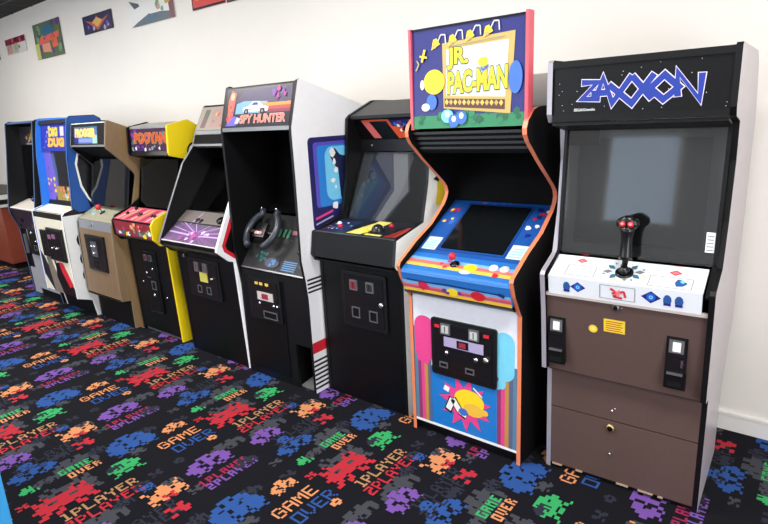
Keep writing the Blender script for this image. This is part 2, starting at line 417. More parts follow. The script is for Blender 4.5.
# ------------------------------------------------------------------ shared arcade parts
def coin_door(parent, xc, zc, w_, h, y, style=0, label=None):
    """door proud of the plane y; local front is -y"""
    b = MB()
    P = rrect(xc - w_ / 2, zc - h / 2, xc + w_ / 2, zc + h / 2, 0.014)
    n = len(P); v = [(x, y - 0.012, z) for x, z in P] + [(x, y + 0.004, z) for x, z in P]
    b.add(v, [tuple(range(n))] + [(k, k + n, (k + 1) % n + n, (k + 1) % n) for k in range(n)], DKMETAL)
    i = 0.022
    b.box(xc - w_ / 2 + i, xc + w_ / 2 - i, y - 0.0155, y - 0.011, zc - h / 2 + i, zc + h / 2 - i, PLASTIC)
    d = b.build('coin_door', parent)
    return d
def coin_slot(door, x, z, y, m_, w_=0.045, h=0.05):
    b = MB()
    b.box(x - w_ / 2, x + w_ / 2, y - 0.024, y - 0.014, z - h / 2, z + h / 2, STEEL)
    b.box(x - w_ / 2 + 0.008, x + w_ / 2 - 0.008, y - 0.0255, y - 0.0238, z - h / 2 + 0.008, z + h / 2 - 0.008, m_)
    b.box(x - 0.002, x + 0.002, y - 0.0265, y - 0.0252, z - h / 2 + 0.012, z + h / 2 - 0.012, MBLACK)
    return b.build('coin_slot', door)
def coin_return(door, x, z, y, w_=0.05, h=0.05):
    b = MB(); t = 0.006; o = [(x - w_ / 2, z - h / 2), (x + w_ / 2, z - h / 2), (x + w_ / 2, z + h / 2), (x - w_ / 2, z + h / 2)]
    q_ = [(x - w_ / 2 + t, z - h / 2 + t), (x + w_ / 2 - t, z - h / 2 + t), (x + w_ / 2 - t, z + h / 2 - t), (x - w_ / 2 + t, z + h / 2 - t)]
    v = [(a_, y - .020, c_) for a_, c_ in o] + [(a_, y - .020, c_) for a_, c_ in q_] + [(a_, y - .0165, c_) for a_, c_ in q_] + [(a_, y - .013, c_) for a_, c_ in o]
    b.add(v, [(k, (k + 1) % 4, 4 + (k + 1) % 4, 4 + k) for k in range(4)] + [(4 + k, 4 + (k + 1) % 4, 8 + (k + 1) % 4, 8 + k) for k in range(4)] + [(12 + k, 12 + (k + 1) % 4, (k + 1) % 4, k) for k in range(4)], STEEL)
    n_ = len(b.v); b.f.append([8, 9, 10, 11]); b.m.append(b.mi(MBLACK)); b.sm.append(False)
    return b.build('coin_return', door)
def lock(parent, x, y, z, r=0.011):
    b = MB(); b.tube([(x, y, z), (x, y - 0.014, z)], r, CHROME, 14); b.tube([(x, y - 0.013, z), (x, y - 0.016, z)], r * 0.55, STEEL, 10)
    return b.build('lock', parent)
def up_of(A, B):
    dy, dz = B[0] - A[0], B[1] - A[1]; L = math.hypot(dy, dz); return Vector((0, -dz / L, dy / L))
def on(A, B, x, f): return Vector((x, A[0] + (B[0] - A[0]) * f, A[1] + (B[1] - A[1]) * f))
def button(parent, A, B, x, f, m_, r=0.014):
    n = up_of(A, B); p = on(A, B, x, f); b = MB()
    b.tube([p, p + n * 0.006], r * 1.35, m_, 16); b.tube([p + n * 0.005, p + n * 0.013], [r, r * 0.85], m_, 16)
    return b.build('button', parent)
def joystick(parent, A, B, x, f, m_, h=0.075, r=0.017):
    n = up_of(A, B); p = on(A, B, x, f)
    b = MB(); b.tube([p, p + n * 0.004], 0.024, PLASTIC, 18); base = b.build('joystick', parent)
    b = MB(); b.tube([p + n * 0.003, p + n * h], 0.005, CHROME, 10); b.build('shaft', base)
    b = MB(); b.ball(p + n * h, r, m_); b.build('ball_top', base)
    return base
def screen(parent, A, B, x0, x1, bulge=0.02, m_=None, n=8):
    """slightly domed picture tube face"""
    nv = up_of(A, B); v = []; f = []
    for j in range(n + 1):
        for i in range(n + 1):
            u, t = i / n, j / n; p = on(A, B, x0 + (x1 - x0) * u, t)
            v.append(p + nv * bulge * (1 - (2 * u - 1) ** 2) * (1 - (2 * t - 1) ** 2))
    for j in range(n):
        for i in range(n):
            a = j * (n + 1) + i; f.append((a, a + 1, a + n + 2, a + n + 1))
    return mesh('screen', v, f, [m_ or CRT], None, parent, True)
def ring(parent, name, A, B, x0, x1, mg, m_, t=0.012, mt=None, mbm=None):
    """rectangular frame lying in the plane A-B"""
    mt = mt or mg; mbm = mbm or mg; L = math.hypot(B[0] - A[0], B[1] - A[1]); b = MB()
    def pt(s_): return (A[0] + (B[0] - A[0]) * s_ / L, A[1] + (B[1] - A[1]) * s_ / L)
    b.slab(pt(0), pt(mbm), x0, x1, t, m_); b.slab(pt(L - mt), pt(L), x0, x1, t, m_)
    b.slab(pt(mbm), pt(L - mt), x0, x0 + mg, t, m_); b.slab(pt(mbm), pt(L - mt), x1 - mg, x1, t, m_)
    return b.build(name, parent)
def panel(parent, name, A, B, x0, x1, t, m_):
    b = MB(); b.slab(A, B, x0, x1, t, m_); return b.build(name, parent)
GRP = 'arcade cabinets standing in a row along the white wall'
T = 0.02

# ================================================================== 1. ZAXXON (rightmost)
BROWN = mat('brown_laminate', (88, 69, 64), 0.5, var=0.08, scale=60)
SILV = mat('silver_grey_laminate', (188, 180, 184), 0.3, var=0.05, scale=12)
SILVT = mat('silver_trim', (176, 172, 182), 0.3, metal=0.3, var=0.05)
GAP = mat('dark_brown_edge', (46, 38, 36), 0.5)
t = thing('arcade_cabinet', 'brown and silver upright arcade cabinet with black flight stick, rightmost in the row', 'arcade cabinet', (-0.597, 2.302, 0), math.radians(2), GRP)
HW = 0.320
prof = [(0, 0), (-0.02, .53), (-.09, .545), (-.115, .82), (-.14, .985), (-.13, 1.0), (.0, 1.053), (.045, 1.22), (.07, 1.44), (.05, 1.58), (-.085, 1.60), (-.105, 1.63), (-.105, 1.822), (-.09, 1.832), (.5, 1.84), (.60, 1.79), (.735, 1.60), (.745, .62), (.60, .46), (.53, .33), (.53, 0)]
side(t, -HW, -HW + T, prof, SILV, MBLACK, SILVT, -1)
side(t, HW - T, HW, prof, SILV, MBLACK, BLACK, 1)
x0, x1 = -HW + T, HW - T
# black trim beads standing proud of the side panel fronts
for s_, xa, xb in ((-1, x0, x0 + 0.012), (1, x1 - 0.014, x1)):
    b = MB(); b.slab((.005, 1.06), (.055, 1.575), xa, xb, 0.012, BLACK)
    b.slab((-.135, .975), (.0, 1.06), xa, xb, 0.012, BLACK); b.build('trim_strip', t)
panel(t, 'top_panel', (-.09, 1.815), (.5, 1.825), x0, x1, 0.018, BLACK)
panel(t, 'back_panel', (.70, .62), (.70, 1.58), x0, x1, 0.018, MBLACK)
b = MB(); b.slab((-.100, 1.60), (-.100, 1.625), x0, x1, .02, BLACK); b.slab((-.104, 1.80), (-.104, 1.824), x0, x1, .025, BLACK)
b.slab((.05, 1.575), (-.09, 1.598), x0, x1, -0.012, BLACK); b.build('marquee_retainer', t)
a = Art((-.095, 1.625), (-.095, 1.80), x0, x1, 0.012, KPRINT)
for i in range(34):
    u, v = random.random(), random.random(); a.rect(u, v, u + .004, v + .012, WPRINT, h=0.0004)
ZB = mat('block_letter_blue', (32, 56, 150), 0.4); ZW = mat('block_letter_outline', (226, 215, 240), 0.4)
def zlet(pts, holes=()):
    pass
# angular block lettering with mitred strokes: white layer beneath a blue layer
def mitre(a, pts, wd, m_, closed=False, ext=0.0):
    k_ = a.L / a.W; P_ = [Vector((u, v * k_)) for u, v in pts]; n_ = len(P_); h = a.lift(); Lf = []; Rt = []
    if not closed:
        P_[0] = P_[0] + (P_[0] - P_[1]).normalized() * ext; P_[-1] = P_[-1] + (P_[-1] - P_[-2]).normalized() * ext
    for i_ in range(n_):
        p_ = P_[i_]
        d0 = (p_ - P_[i_ - 1]).normalized() if (i_ > 0 or closed) else None
        d1 = (P_[(i_ + 1) % n_] - p_).normalized() if (i_ < n_ - 1 or closed) else None
        d0 = d0 or d1; d1 = d1 or d0
        n0 = Vector((-d0.y, d0.x)); n1 = Vector((-d1.y, d1.x)); mt = (n0 + n1).normalized(); q_ = min(1 / max(mt.dot(n0), .3), 1.7)
        Lf.append(p_ + mt * wd / 2 * q_); Rt.append(p_ - mt * wd / 2 * q_)
    for i_ in range(n_ if closed else n_ - 1):
        j_ = (i_ + 1) % n_
        a.poly([(q_.x, q_.y / k_) for q_ in (Rt[i_], Rt[j_], Lf[j_], Lf[i_])], m_, h)
gl = [([(.147, .71), (.255, .70), (.150, .33), (.275, .32)], 0), ([(.245, .30), (.291, .79), (.358, .20), (.478, .80)], 0), ([(.215, .44), (.32, .45)], 0),
      ([(.33, .63), (.484, .17), (.615, .80)], 0), ([(.478, .79), (.609, .25)], 0), ([(.677, .76), (.765, .475), (.678, .22), (.595, .48)], 1),
      ([(.762, .27), (.753, .80), (.888, .18), (.892, .74)], 0)]
for wd, mm, ex_ in ((.047, ZW, .004), (.036, ZB, 0)):
    for g, cl in gl: mitre(a, [(.515 + (u - .518) * .895, .46 + (v - .48) * .88) for u, v in g], wd, mm, cl, ex_)
a.text('SEGA/Gremlin', .14, .075, .27, .13, WPRINT, bold=.01)
a.build('marquee', t)
# monitor glass; bezel, tube and backing lightened to imitate its grey haze
GA, GB = (.012, 1.052), (.068, 1.575)
xg0, xg1 = x0 + .012, x1 - .014
b = MB(); b.slab(GA, GB, xg0, xg1, 0.004, glass_mat('grey_smoked_plexiglass', (.62, .63, .64), 1.9, 0.04)); b.build('monitor_glass', t)
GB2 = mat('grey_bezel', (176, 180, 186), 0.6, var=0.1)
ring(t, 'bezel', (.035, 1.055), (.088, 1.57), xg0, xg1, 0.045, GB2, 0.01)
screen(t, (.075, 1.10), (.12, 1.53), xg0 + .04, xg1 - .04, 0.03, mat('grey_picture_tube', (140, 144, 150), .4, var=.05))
b = MB(); b.slab((.066, 1.50), (.073, 1.568), xg0, xg0 + .125, .003, mat('dark_card', (36, 30, 28), .5)); b.build('dark_card', t)  # dark slab stands in for a reflection in the glass
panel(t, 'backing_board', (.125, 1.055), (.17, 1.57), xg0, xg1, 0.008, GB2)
b = MB(); b.slab((.0335 - .03 + .0125, 1.105), (.0415 - .03 + .0125, 1.18), .255, .285, 0.002, WPRINT); 
for k in range(5): b.slab((.0145 + .0012 * k, 1.113 + .013 * k), (.0148 + .0012 * k, 1.116 + .013 * k), .259, .280, 0.001, GREYP)
b.build('instruction_sticker', t)
# dark strip imitating a reflection at the upper left of the glass
# control panel: sloped white top and a white front lip
CPT = mat('white_overlay', (222, 226, 232), 0.35, var=0.03)
A_, B_ = (-.128, .985), (.0, 1.045)
a = Art(A_, B_, x0 + .012, x1 - .022, 0.015, CPT)
for u, v, s_ in ((.19, .80, .036), (.815, .70, .038)):
    a.star(u, v, s_ * 1.1, s_ * .75, 2, RED); a.star(u, v, s_ * .7, s_ * .45, 2, mat('rose_print', (232, 120, 130), .4)); a.text('FIRE', u - .02, v + .25, u + .025, v + .30, RED)
for uu in ((.11, .12, .31, .58), (.67, .08, .93, .50)):
    a.line([(uu[0], uu[1]), (uu[2], uu[1]), (uu[2], uu[3]), (uu[0], uu[3]), (uu[0], uu[1])], .005, GREYP)
for k in range(4): a.rect(.125, .18 + .09 * k, .28, .195 + .09 * k, LILAC)
a.star(.86, .30, .042, .034, 3, mat('control_blue_print', (40, 84, 150), .4)); a.star(.872, .36, .018, .013, 4, CYAN)
TEAL = mat('teal_print', (50, 105, 130), .4)
for k in range(8):
    an = k * math.pi / 4 + .2; uu, vv = .495 + .105 * math.cos(an), .50 + .27 * math.sin(an)
    a.star(uu, vv, .034, .020, 2, TEAL if k % 2 else GREYP, ph=an)
    a.star(.495 + .14 * math.cos(an + .3), .50 + .36 * math.sin(an + .3), .011, .008, 2, YEL if k % 2 else TEAL, ph=an)
a.build('control_panel', t)
a = Art((-.118, .905), (-.130, .985), x0 + .012, x1 - .022, 0.012, CPT)
for u, s_ in ((.215, .055), (.70, .062)):
    a.star(u, .52, s_, s_ * .72, 2, NAVY); a.ell(u, .52, .028, .20, BLUE); a.ell(u, .52, .013, .09, CYAN); a.ell(u, .52, .006, .04, BLUE)
for u in (.135, .80, .87): a.ell(u, .48, .026, .28, mat('control_blue_print', (0, 0, 0)), 9); a.rect(u - .022, .2, u + .022, .32, NAVY)
a.line([(.37, .15), (.37, .85), (.60, .85), (.60, .15), (.37, .15)], .004, GREYP)
a.line([(.44, .7), (.49, .5), (.46, .3), (.52, .25)], .016, RED); a.line([(.45, .45), (.53, .62), (.54, .3)], .014, RED); a.star(.49, .5, .035, .012, 5, mat('rose_print', (0, 0, 0)))
a.build('control_panel_lip', t)
panel(t, 'lip_trim', (-.116, .893), (-.119, .904), x0, x1, 0.016, mat('cream_edge', (206, 196, 190), .4))
# flight stick
b = MB(); p = on(A_, B_, -.004, .46); n = up_of(A_, B_)
b.tube([p, p + n * .006], .034, PLASTIC, 20); b.tube([p + n * .005, p + n * .03], [.026, .014], PLASTIC, 16); js = b.build('joystick', t)
b = MB(); u_ = Vector((0, .05, 1)).normalized()
b.tube([p + n * .025, p + u_ * .05, p + u_ * .055, p + u_ * .07, p + u_ * .14, p + u_ * .165, p + u_ * .185], [.010, .012, .026, .023, .021, .026, .03], PLASTIC, 16)
b.build('grip', js)
b = MB(); hp = p + u_ * .19
b.tube([hp + Vector((0, .022, .012)), hp + Vector((0, -.012, .008)), hp + Vector((0, -.022, .004))], [.026, .034, .027], PLASTIC, 16)
b.ball(hp + Vector((-.02, 0, .008)), .024, PLASTIC); b.ball(hp + Vector((.02, 0, .008)), .024, PLASTIC); b.build('grip_head', js)
for s_ in (-1, 1):
    b = MB(); c_ = hp + Vector((s_ * .015, -.018, .008)); b.tube([c_, c_ + Vector((0, -.012, .001))], [.0125, .011], RED, 14); b.tube([c_ + Vector((0, -.0115, .001)), c_ + Vector((0, -.014, .001))], [.006, .005], mat('pink_button', (240, 150, 150), .4), 10); b.build('trigger_button', js)
# front: coin panel overhanging the base
b = MB(); b.slab((-.055, .535), (-.108, .893), -HW + .006, x1 + .002, 0.02, BROWN); b.slab((-.02, .53), (-.055, .53), x0, x1, .01, GAP); b.build('front_panel', t)
def face_y(z): return -.055 + (-.108 + .055) * (z - .535) / (.893 - .535)
for xc in (-.258, .206):
    y_ = face_y(.685)
    b = MB(); zc = .685
    b.box(xc - .037, xc + .037, y_ - .016, y_ + .01, zc - .105, zc + .115, PLASTIC); b.box(xc - .03, xc + .03, y_ - .020, y_ - .015, zc + .03, zc + .105, DKMETAL)
    b.box(xc - .035, xc + .04, y_ - .019, y_ - .013, zc - .105, zc - .035, MBLACK)
    d = b.build('coin_door', t)
    b = MB(); b.box(xc - .026, xc + .026, y_ - .024, y_ - .0195, zc + .045, zc + .098, STEEL); b.box(xc - .013, xc + .015, y_ - .0255, y_ - .0235, zc + .052, zc + .09, mat('white_coin_light', (235, 240, 245), .3)); b.build('coin_slot', d)
    b = MB(); b.box(xc - .028, xc + .028, y_ - .026, y_ - .018, zc - .045, zc - .036, STEEL); b.build('coin_flap', d); b = MB(); b.box(xc - .024, xc + .026, y_ - .023, y_ - .018, zc - .095, zc - .075, DKMETAL); b.build('coin_return', d)
    if xc > 0:
        b = MB(); b.box(xc + .018, xc + .026, y_ - .019, y_ - .015, zc - .012, zc + .018, CHROME); b.build('latch', d)
SY = mat('yellow_sticker', (240, 205, 60), .5); SR = mat('sticker_red_text', (170, 60, 40), .5)
a = Art((face_y(.765) - .0015, .765), (face_y(.822) - .0015, .822), -.065, .017, 0.001, SY)
for k in range(5): a.rect(.1, .12 + .17 * k, .9 - .08 * (k % 2), .18 + .17 * k, SR)
a.build('warning_sticker', t)
a = Art((face_y(.75) - .0015, .75), (face_y(.785) - .0015, .785), -.125, -.089, 0.0004, BROWN); a.ell(.5, .5, .5, .5, SY); a.ell(.5, .5, .28, .28, mat('pale_yellow', (250, 228, 110), .5)); a.build('round_sticker', t)
b = MB(); y_ = face_y(.873); b.tube([(-.020, y_ + .005, .878), (-.020, y_ - .006, .878)], .014, STEEL, 16); b.tube([(-.020, y_ - .004, .878), (-.020, y_ - .008, .878)], .009, MBLACK, 12); b.ball((.003, y_ - .003, .880), .004, CHROME); b.build('lock', t)
# lower door
b = MB(); b.slab((0, .025), (-.012, .325), x0, x1, 0.018, BROWN); b.build('lower_door', t)
b = MB(); b.slab((-.012, .330), (-.02, .53), x0, x1, 0.018, BROWN); b.build('upper_door', t)
b = MB(); b.slab((.02, .0), (.02, .03), x0, x1, .015, BLACK); b.build('kick_plate', t)
b = MB(); b.tube([(-.035, -.01, .292), (-.035, -.022, .292)], .017, mat('brass', (190, 165, 110), .35, metal=.7), 18); b.tube([(-.035, -.02, .292), (-.035, -.0235, .292)], .012, MBLACK, 14); b.build('lock', t)
for z in (.375, .165): b = MB(); b.ball((-.033, -.012, z), .007, CHROME); b.ball((-.020, -.012, z + .012), .004, CHROME) if z > .3 else None; b.build('screw', t)
for xx, wv in ((x0 + .01, .045), (x0 + .12, .03), (x0 + .30, .05), (x0 + .39, .06), (x0 + .47, .02)):
    b = MB(); b.box(xx, xx + wv, -.004, .01, .018, .0255, mat('bare_chipped_wood', (170, 145, 120), .8)); b.build('chipped_edge', t)

# ================================================================== 2. JR. PAC-MAN
t = thing('arcade_cabinet', 'orange edged arcade cabinet with tall blue billboard marquee, colourful striped controls and white front', 'arcade cabinet', (-1.3255, 2.207, 0), 0, GRP)
HW = 0.3125
OEDGE = mat('orange_t_molding', (232, 132, 92), .4, var=.12, scale=8)
PEDGE = mat('pink_marquee_edge', (226, 90, 105), .4)
HOUSE = mat('grey_beige_housing', (168, 160, 156), .6)
prof = [(0, 0), (-.003, .76), (-.02, .785), (-.07, .87), (-.095, .94), (-.085, .958), (.055, 1.035), (.205, 1.10), (.325, 1.185), (.355, 1.22), (.365, 1.25), (.355, 1.28), (.33, 1.305), (.145, 1.44), (.04, 1.525), (.018, 1.555), (.016, 1.58), (.03, 1.61), (.09, 1.655), (.14, 1.665), (.75, 1.665), (.75, 0)]
side(t, -HW, -HW + T, prof, WHITE, MBLACK, OEDGE, -1)
side(t, HW - T, HW, prof, BLACK, MBLACK, OEDGE, 1)
x0, x1 = -HW + T, HW - T
panel(t, 'top_panel', (.14, 1.66), (.74, 1.66), x0, x1, .018, BLACK)
panel(t, 'back_panel', (.73, .02), (.73, 1.64), x0, x1, .018, MBLACK)
b = MB(); b.box(-.27, .285, .40, .74, 1.667, 1.815, HOUSE); b.build('rear_housing', t, .004)
# marquee board
a = Art((.045, 1.590), (.055, 2.028), -.277, .290, .03, mat('marquee_blue', (24, 28, 112), .35))
SKYB = mat('deep_blue_print', (24, 30, 128), .35)
a.rect(0, 0, 1, .13, GREEN); a.blobs(22, [GREEN, mat('dark_green_print', (24, 96, 66), .4)], .045, (.03, .06, .97, .15), 3)
# billboard inside the art
a.poly([(.30, .20), (.885, .12), (.915, .87), (.29, .84)], TAN); a.poly([(.325, .325), (.84, .28), (.865, .80), (.33, .775)], mat('billboard_white', (206, 214, 218), .4))
a.poly([(.31, .215), (.84, .16), (.84, .255), (.31, .30)], mat('lattice_dark', (92, 52, 40), .4))
for k in range(13):
    u = .33 + k * .04; a.poly([(u, .235 - (u - .3) * .08), (u + .018, .265 - (u - .3) * .08), (u, .295 - (u - .3) * .08), (u - .018, .265 - (u - .3) * .08)], TAN if k % 2 else mat('lattice_yellow', (225, 190, 80), .4))
YG = mat('green_outline', (60, 96, 52), .4)
a.text('JR.', .345, .585, .52, .78, YEL, bold=.035, outline=YG, ob=.075)
a.text('PAC-MAN', .345, .345, .855, .545, YEL, bold=.035, outline=YG, ob=.07, rise=.02)
# gooseneck lamps painted over the billboard
for k in range(4):
    u = .22 + k * .155; v = .845 + k * .018
    a.line([(u + .03, v + .01), (u + .06, v + .08), (u + .10, v + .075), (u + .105, v - .01)], .010, mat('pale_print', (205, 205, 200), .4))
    a.poly([(u - .03, v - .06), (u + .055, v - .01), (u + .02, v + .05), (u - .01, v + .04)], YEL); a.ell(u + .0, v - .025, .022, .02, TAN)
# plain round shapes in the places of the painted figures
a.ell(.215, .47, .10, .125, YEL, 28); a.ell(.19, .27, .05, .08, mat('mid_blue_print', (60, 110, 200), .4)); a.ell(.13, .22, .04, .04, WPRINT); a.ell(.10, .45, .02, .05, WPRINT)
a.ell(.925, .45, .055, .15, mat('mid_blue_print', (0, 0, 0)), 20); a.ell(.66, .62, .045, .045, YEL); a.line([(.70, .61), (.76, .58), (.80, .60)], .02, WPRINT)
a.line([(.36, .80), (.84, .83)], .004, GREYP); a.line([(.04, .60), (.07, .66), (.05, .70)], .010, TAN); a.poly([(.15, .38), (.20, .35), (.27, .37), (.24, .40)], mat('gold_stripe', (238, 190, 70), .4)); a.line([(.70, .58), (.66, .54), (.64, .57)], .014, mat('mid_blue_print', (0, 0, 0))); a.line([(.10, .68), (.13, .80)], .02, YEL); a.line([(.08, .74), (.15, .72)], .015, YEL)
for u, v, q_ in ((.34, .12, .06), (.47, .10, .05), (.40, .07, .05)): a.ell(u, v, q_, .07, CYAN if q_ > .05 else mat('mid_blue_print', (0, 0, 0)), 9); a.ell(u, v + .02, .02, .03, WPRINT)
a.build('marquee', t)
b = MB(); b.box(-.291, -.2775, .040, .09, 1.585, 2.036, PEDGE); b.box(.2905, .304, .040, .09, 1.585, 2.040, PEDGE); b.box(-.2775, .2905, .045, .085, 2.028, 2.033, BLACK); b.build('marquee_edge', t)
b = MB()
for k in range(4):
    z = 1.575 - .024 * k; yy = .045 + .018 * k
    b.box(x0, x1, yy, yy + .06, z - .012, z, DKMETAL); b.box(x0, x1, yy + .012, yy + .06, z - .024, z - .012, MBLACK)
b.build('light_canopy', t)
panel(t, 'inner_board', (.13, 1.47), (.55, 1.49), x0, x1, -.012, MBLACK)
panel(t, 'shroud', (.42, 1.20), (.56, 1.49), x0, x1, .012, MBLACK)
# monitor surround printed blue, screen lies nearly flat
MA, MBB = (.05, .985), (.44, 1.195)
BB = mat('bezel_blue_print', (30, 82, 160), .3)
a = Art(MA, MBB, x0, x1, .01, BB)
a.rect(.21, .10, .79, .90, KPRINT)
a.line([(.19, .07), (.81, .07), (.81, .93), (.19, .93), (.19, .07)], .012, mat('dark_blue_print', (22, 48, 110), .4))
a.blobs(9, [RED, YEL, mat('mid_blue_print', (0, 0, 0)), PURPLE], .035, (.05, .42, .14, .92), 5); a.blobs(9, [YEL, RED, NAVY, WPRINT], .035, (.86, .40, .95, .90), 6); a.blobs(6, [RED, mat('mid_blue_print', (0, 0, 0))], .02, (.3, .94, .7, .97), 7)
for u in (.03, .83): a.rect(u, .05, u + .14, .27, mat('instruction_card', (205, 222, 226), .4)); [a.rect(u + .015, .08 + .04 * k, u + .12, .092 + .04 * k, CYAN) for k in range(4)]
a.build('bezel', t)
def lerp(A, B, f): return (A[0] + (B[0] - A[0]) * f, A[1] + (B[1] - A[1]) * f)
n = up_of(MA, MBB); o_ = .006
S0, S1 = lerp(MA, MBB, .10), lerp(MA, MBB, .90)
screen(t, (S0[0] + n.y * o_, S0[1] + n.z * o_), (S1[0] + n.y * o_, S1[1] + n.z * o_), x0 + .21 * (x1 - x0), x1 - .21 * (x1 - x0), .006)
# control panel (sloping top) and rolled front
C0, C1, C2, C3 = (-.062, .815), (-.085, .90), (-.075, .93), (.048, .985)
SALM = mat('salmon_stripe', (224, 110, 105), .4); SKYS = mat('sky_stripe', (120, 175, 225), .4); MIDB = mat('panel_blue', (38, 112, 190), .4); GOLD = mat('gold_stripe', (238, 190, 70), .4); MAUV = mat('mauve_stripe', (190, 80, 120), .4)
a = Art(C2, C3, x0, x1, .014, MIDB)
a.rect(0, .0, 1, .26, MIDB); a.poly([(0, .24), (1, .20), (1, .38), (0, .40)], GOLD); a.poly([(0, .40), (1, .38), (1, .54), (0, .58)], SALM); a.poly([(0, .58), (1, .54), (1, .70), (0, .74)], SKYS)
for u in (.10, .78): a.blobs(3, [RED, PINKRED], .03, (u + .2, .3, u + .32 if u < .5 else .99, .7), 3) if u < .5 else None
a.ell(.60, .48, .06, .20, YEL, 16); a.ell(.58, .22, .05, .10, WPRINT, 12); a.blobs(3, [RED], .035, (.80, .18, .92, .32), 8)
a.build('control_panel', t)
a = Art(C0, C1, x0, x1, .014, MIDB)
a.rect(0, .0, 1, .20, GOLD); a.rect(0, .20, 1, .36, MAUV); a.rect(0, .36, 1, .46, SALM); a.poly([(0, .46), (1, .46), (1, .62), (0, .66)], SKYS)
a.blobs(6, [PINKRED, RED], .045, (.14, .30, .24, .55), 2); a.ell(.72, .36, .065, .28, RED, 14); a.ell(.49, .34, .055, .24, YEL, 16); a.blobs(4, [WPRINT, PURPLE], .03, (.40, .2, .58, .5), 4)
a.line([(.05, .74), (.25, .70), (.45, .76), (.62, .72), (.95, .66)], .012, mat('dark_blue_print', (22, 60, 130))); a.blobs(3, [mat('dark_blue_print', (0, 0, 0))], .02, (.85, .60, .95, .68), 5)
a.build('control_panel_front', t)
b = MB(); pr = [C1, (-.088, .91), (-.085, .922), C2]
for P_, Q_ in zip(pr, pr[1:]): b.slab(P_, Q_, x0, x1, .01, MIDB)
b.slab((-.02, .79), (-.062, .812), x0, x1, -.008, BLACK); b.build('control_panel_roll', t)
joystick(t, C2, C3, -.03, .55, RED, .05, .018)
for x in (.17, .225): button(t, C2, C3, x, .62, WHITE, .016)
# front panel
FP = mat('front_white_print', (232, 234, 242), .4)
a = Art((.002, .07), (.002, .775), x0, x1, .018, FP)
def vz(z): return (z - .07) / .705
def ux(x): return (x - x0) / (x1 - x0)
a.rect(0, 0, 1, vz(.40), mat('front_blue_print', (28, 120, 200), .4))
STR = [mat('stripe_teal', (86, 130, 160), .4), mat('stripe_plum', (140, 60, 105), .4), PINK, mat('stripe_ochre', (190, 140, 70), .4), mat('stripe_slate', (92, 100, 130), .4)]
for k in range(5):
    w_ = .026; top = vz(.60)
    a.rect(ux(-.292 + w_ * k * .8), 0, ux(-.292 + w_ * (k + 1) * .8), top, STR[k]); a.rect(ux(.188 + .0208 * k), 0, ux(.188 + .0208 * (k + 1)), vz(.50), STR[(k + 1) % 5])
a.poly([(ux(x), vz(z)) for x, z in rrect(-.285, .42, -.165, .665, .055)], PINK); a.ell(ux(-.255), vz(.43), ux(.02) - ux(0), .03, PINK); a.ell(ux(-.215), vz(.42), .03, .03, PINK)
a.poly([(ux(x), vz(z)) for x, z in rrect(.175, .42, .278, .665, .05)], CYAN); a.ell(ux(.215), vz(.41), .035, .05, CYAN); a.ell(ux(.19), vz(.39), .04, .03, CYAN)
a.star(ux(.01), vz(.235), .26, .15, 11, PINK, .2); a.ell(ux(.035), vz(.26), .145, .085, YEL, 24); a.ell(ux(.06), vz(.215), .10, .05, mat('gold_stripe', (0, 0, 0)), 12); a.line([(ux(-.09), vz(.17)), (ux(-.06), vz(.25)), (ux(-.02), vz(.19)), (ux(.02), vz(.17))], .075, KPRINT); a.line([(ux(-.088), vz(.18)), (ux(-.06), vz(.245)), (ux(-.02), vz(.19)), (ux(.02), vz(.175))], .055, WPRINT); a.ell(ux(.0), vz(.19), .045, .03, mat('mid_blue_print', (0, 0, 0)), 10)
a.line([(ux(-.11), vz(.30)), (ux(-.08), vz(.29))], .05, WPRINT); a.line([(ux(.06), vz(.34)), (ux(.11), vz(.30))], .012, WPRINT); a.ell(ux(.12), vz(.22), .04, .025, mat('gold_stripe', (0, 0, 0)), 10)
a.build('front_panel', t)
b = MB(); b.slab((.03, .0), (.03, .06), x0, x1, .015, BLACK); b.slab((-.0, .06), (-.0, .073), x0, x1, .03, mat('white_laminate', (0, 0, 0))); b.build('kick_plate', t)
d = coin_door(t, .008, .52, .365, .305, .002)
for x in (-.085, .075): coin_slot(d, x, .625, .002, mat('pale_coin_plate', (190, 192, 188), .4), .055, .055)
b = MB(); b.box(-.095, .125, -.018, -.013, .535, .585, mat('lilac_plate', (170, 160, 195), .4)); b.box(-.02, .045, -.0195, -.0175, .540, .580, KPRINT); b.box(-.008, .03, -.0205, -.019, .546, .572, mat('plate_red', (150, 40, 60), .4)); b.build('price_plate', d)
for x, z in ((-.08, .50), (.085, .50)): b = MB(); b.ball((x, -.018, z), .012, CHROME, (1, .6, 1)); b.build('reject_button', d)
lock(d, .14, -.012, .512, .015)
for x in (-.1, .05): coin_return(d, x, .43, .002, .05, .03)
for x in (-.135, .14): b = MB(); b.box(x - .014, x + .014, -.018, -.013, .625, .64, RED); b.build('arrow_mark', d)

# ================================================================== 3. black cabinet with orange marquee
t = thing('arcade_cabinet', 'plain black arcade cabinet with grey sloping hood, recessed orange marquee and black trackball', 'arcade cabinet', (-2.036, 2.28, 0), 0, GRP)
HW = 0.31
prof = [(0, 0), (.0, .87), (-.052, .872), (-.068, .895), (-.045, 1.03), (.205, 1.085), (.265, 1.30), (.305, 1.655), (.33, 1.675), (.55, 1.76), (.75, 1.76), (.75, 0)]
side(t, -HW, -HW + T, prof, WHITE, BLACK, BLACK, -1)
SW = mat('side_white_print', (236, 234, 228), .4)
sp = side(t, HW - T, HW, prof, SW, BLACK, BLACK, 1)
b = MB(); X_ = HW
b.add([(X_ + .0006, y, z) for y, z in ((.33, 1.16), (.42, 1.16), (.44, 1.40), (.36, 1.34))], [(0, 1, 2, 3)], YEL); b.add([(X_ + .001, y, z) for y, z in ((.31, 1.31), (.36, 1.29), (.38, 1.31), (.36, 1.33))], [(0, 1, 2, 3)], KPRINT)
b.build('side_decal', t)
x0, x1 = -HW + T, HW - T
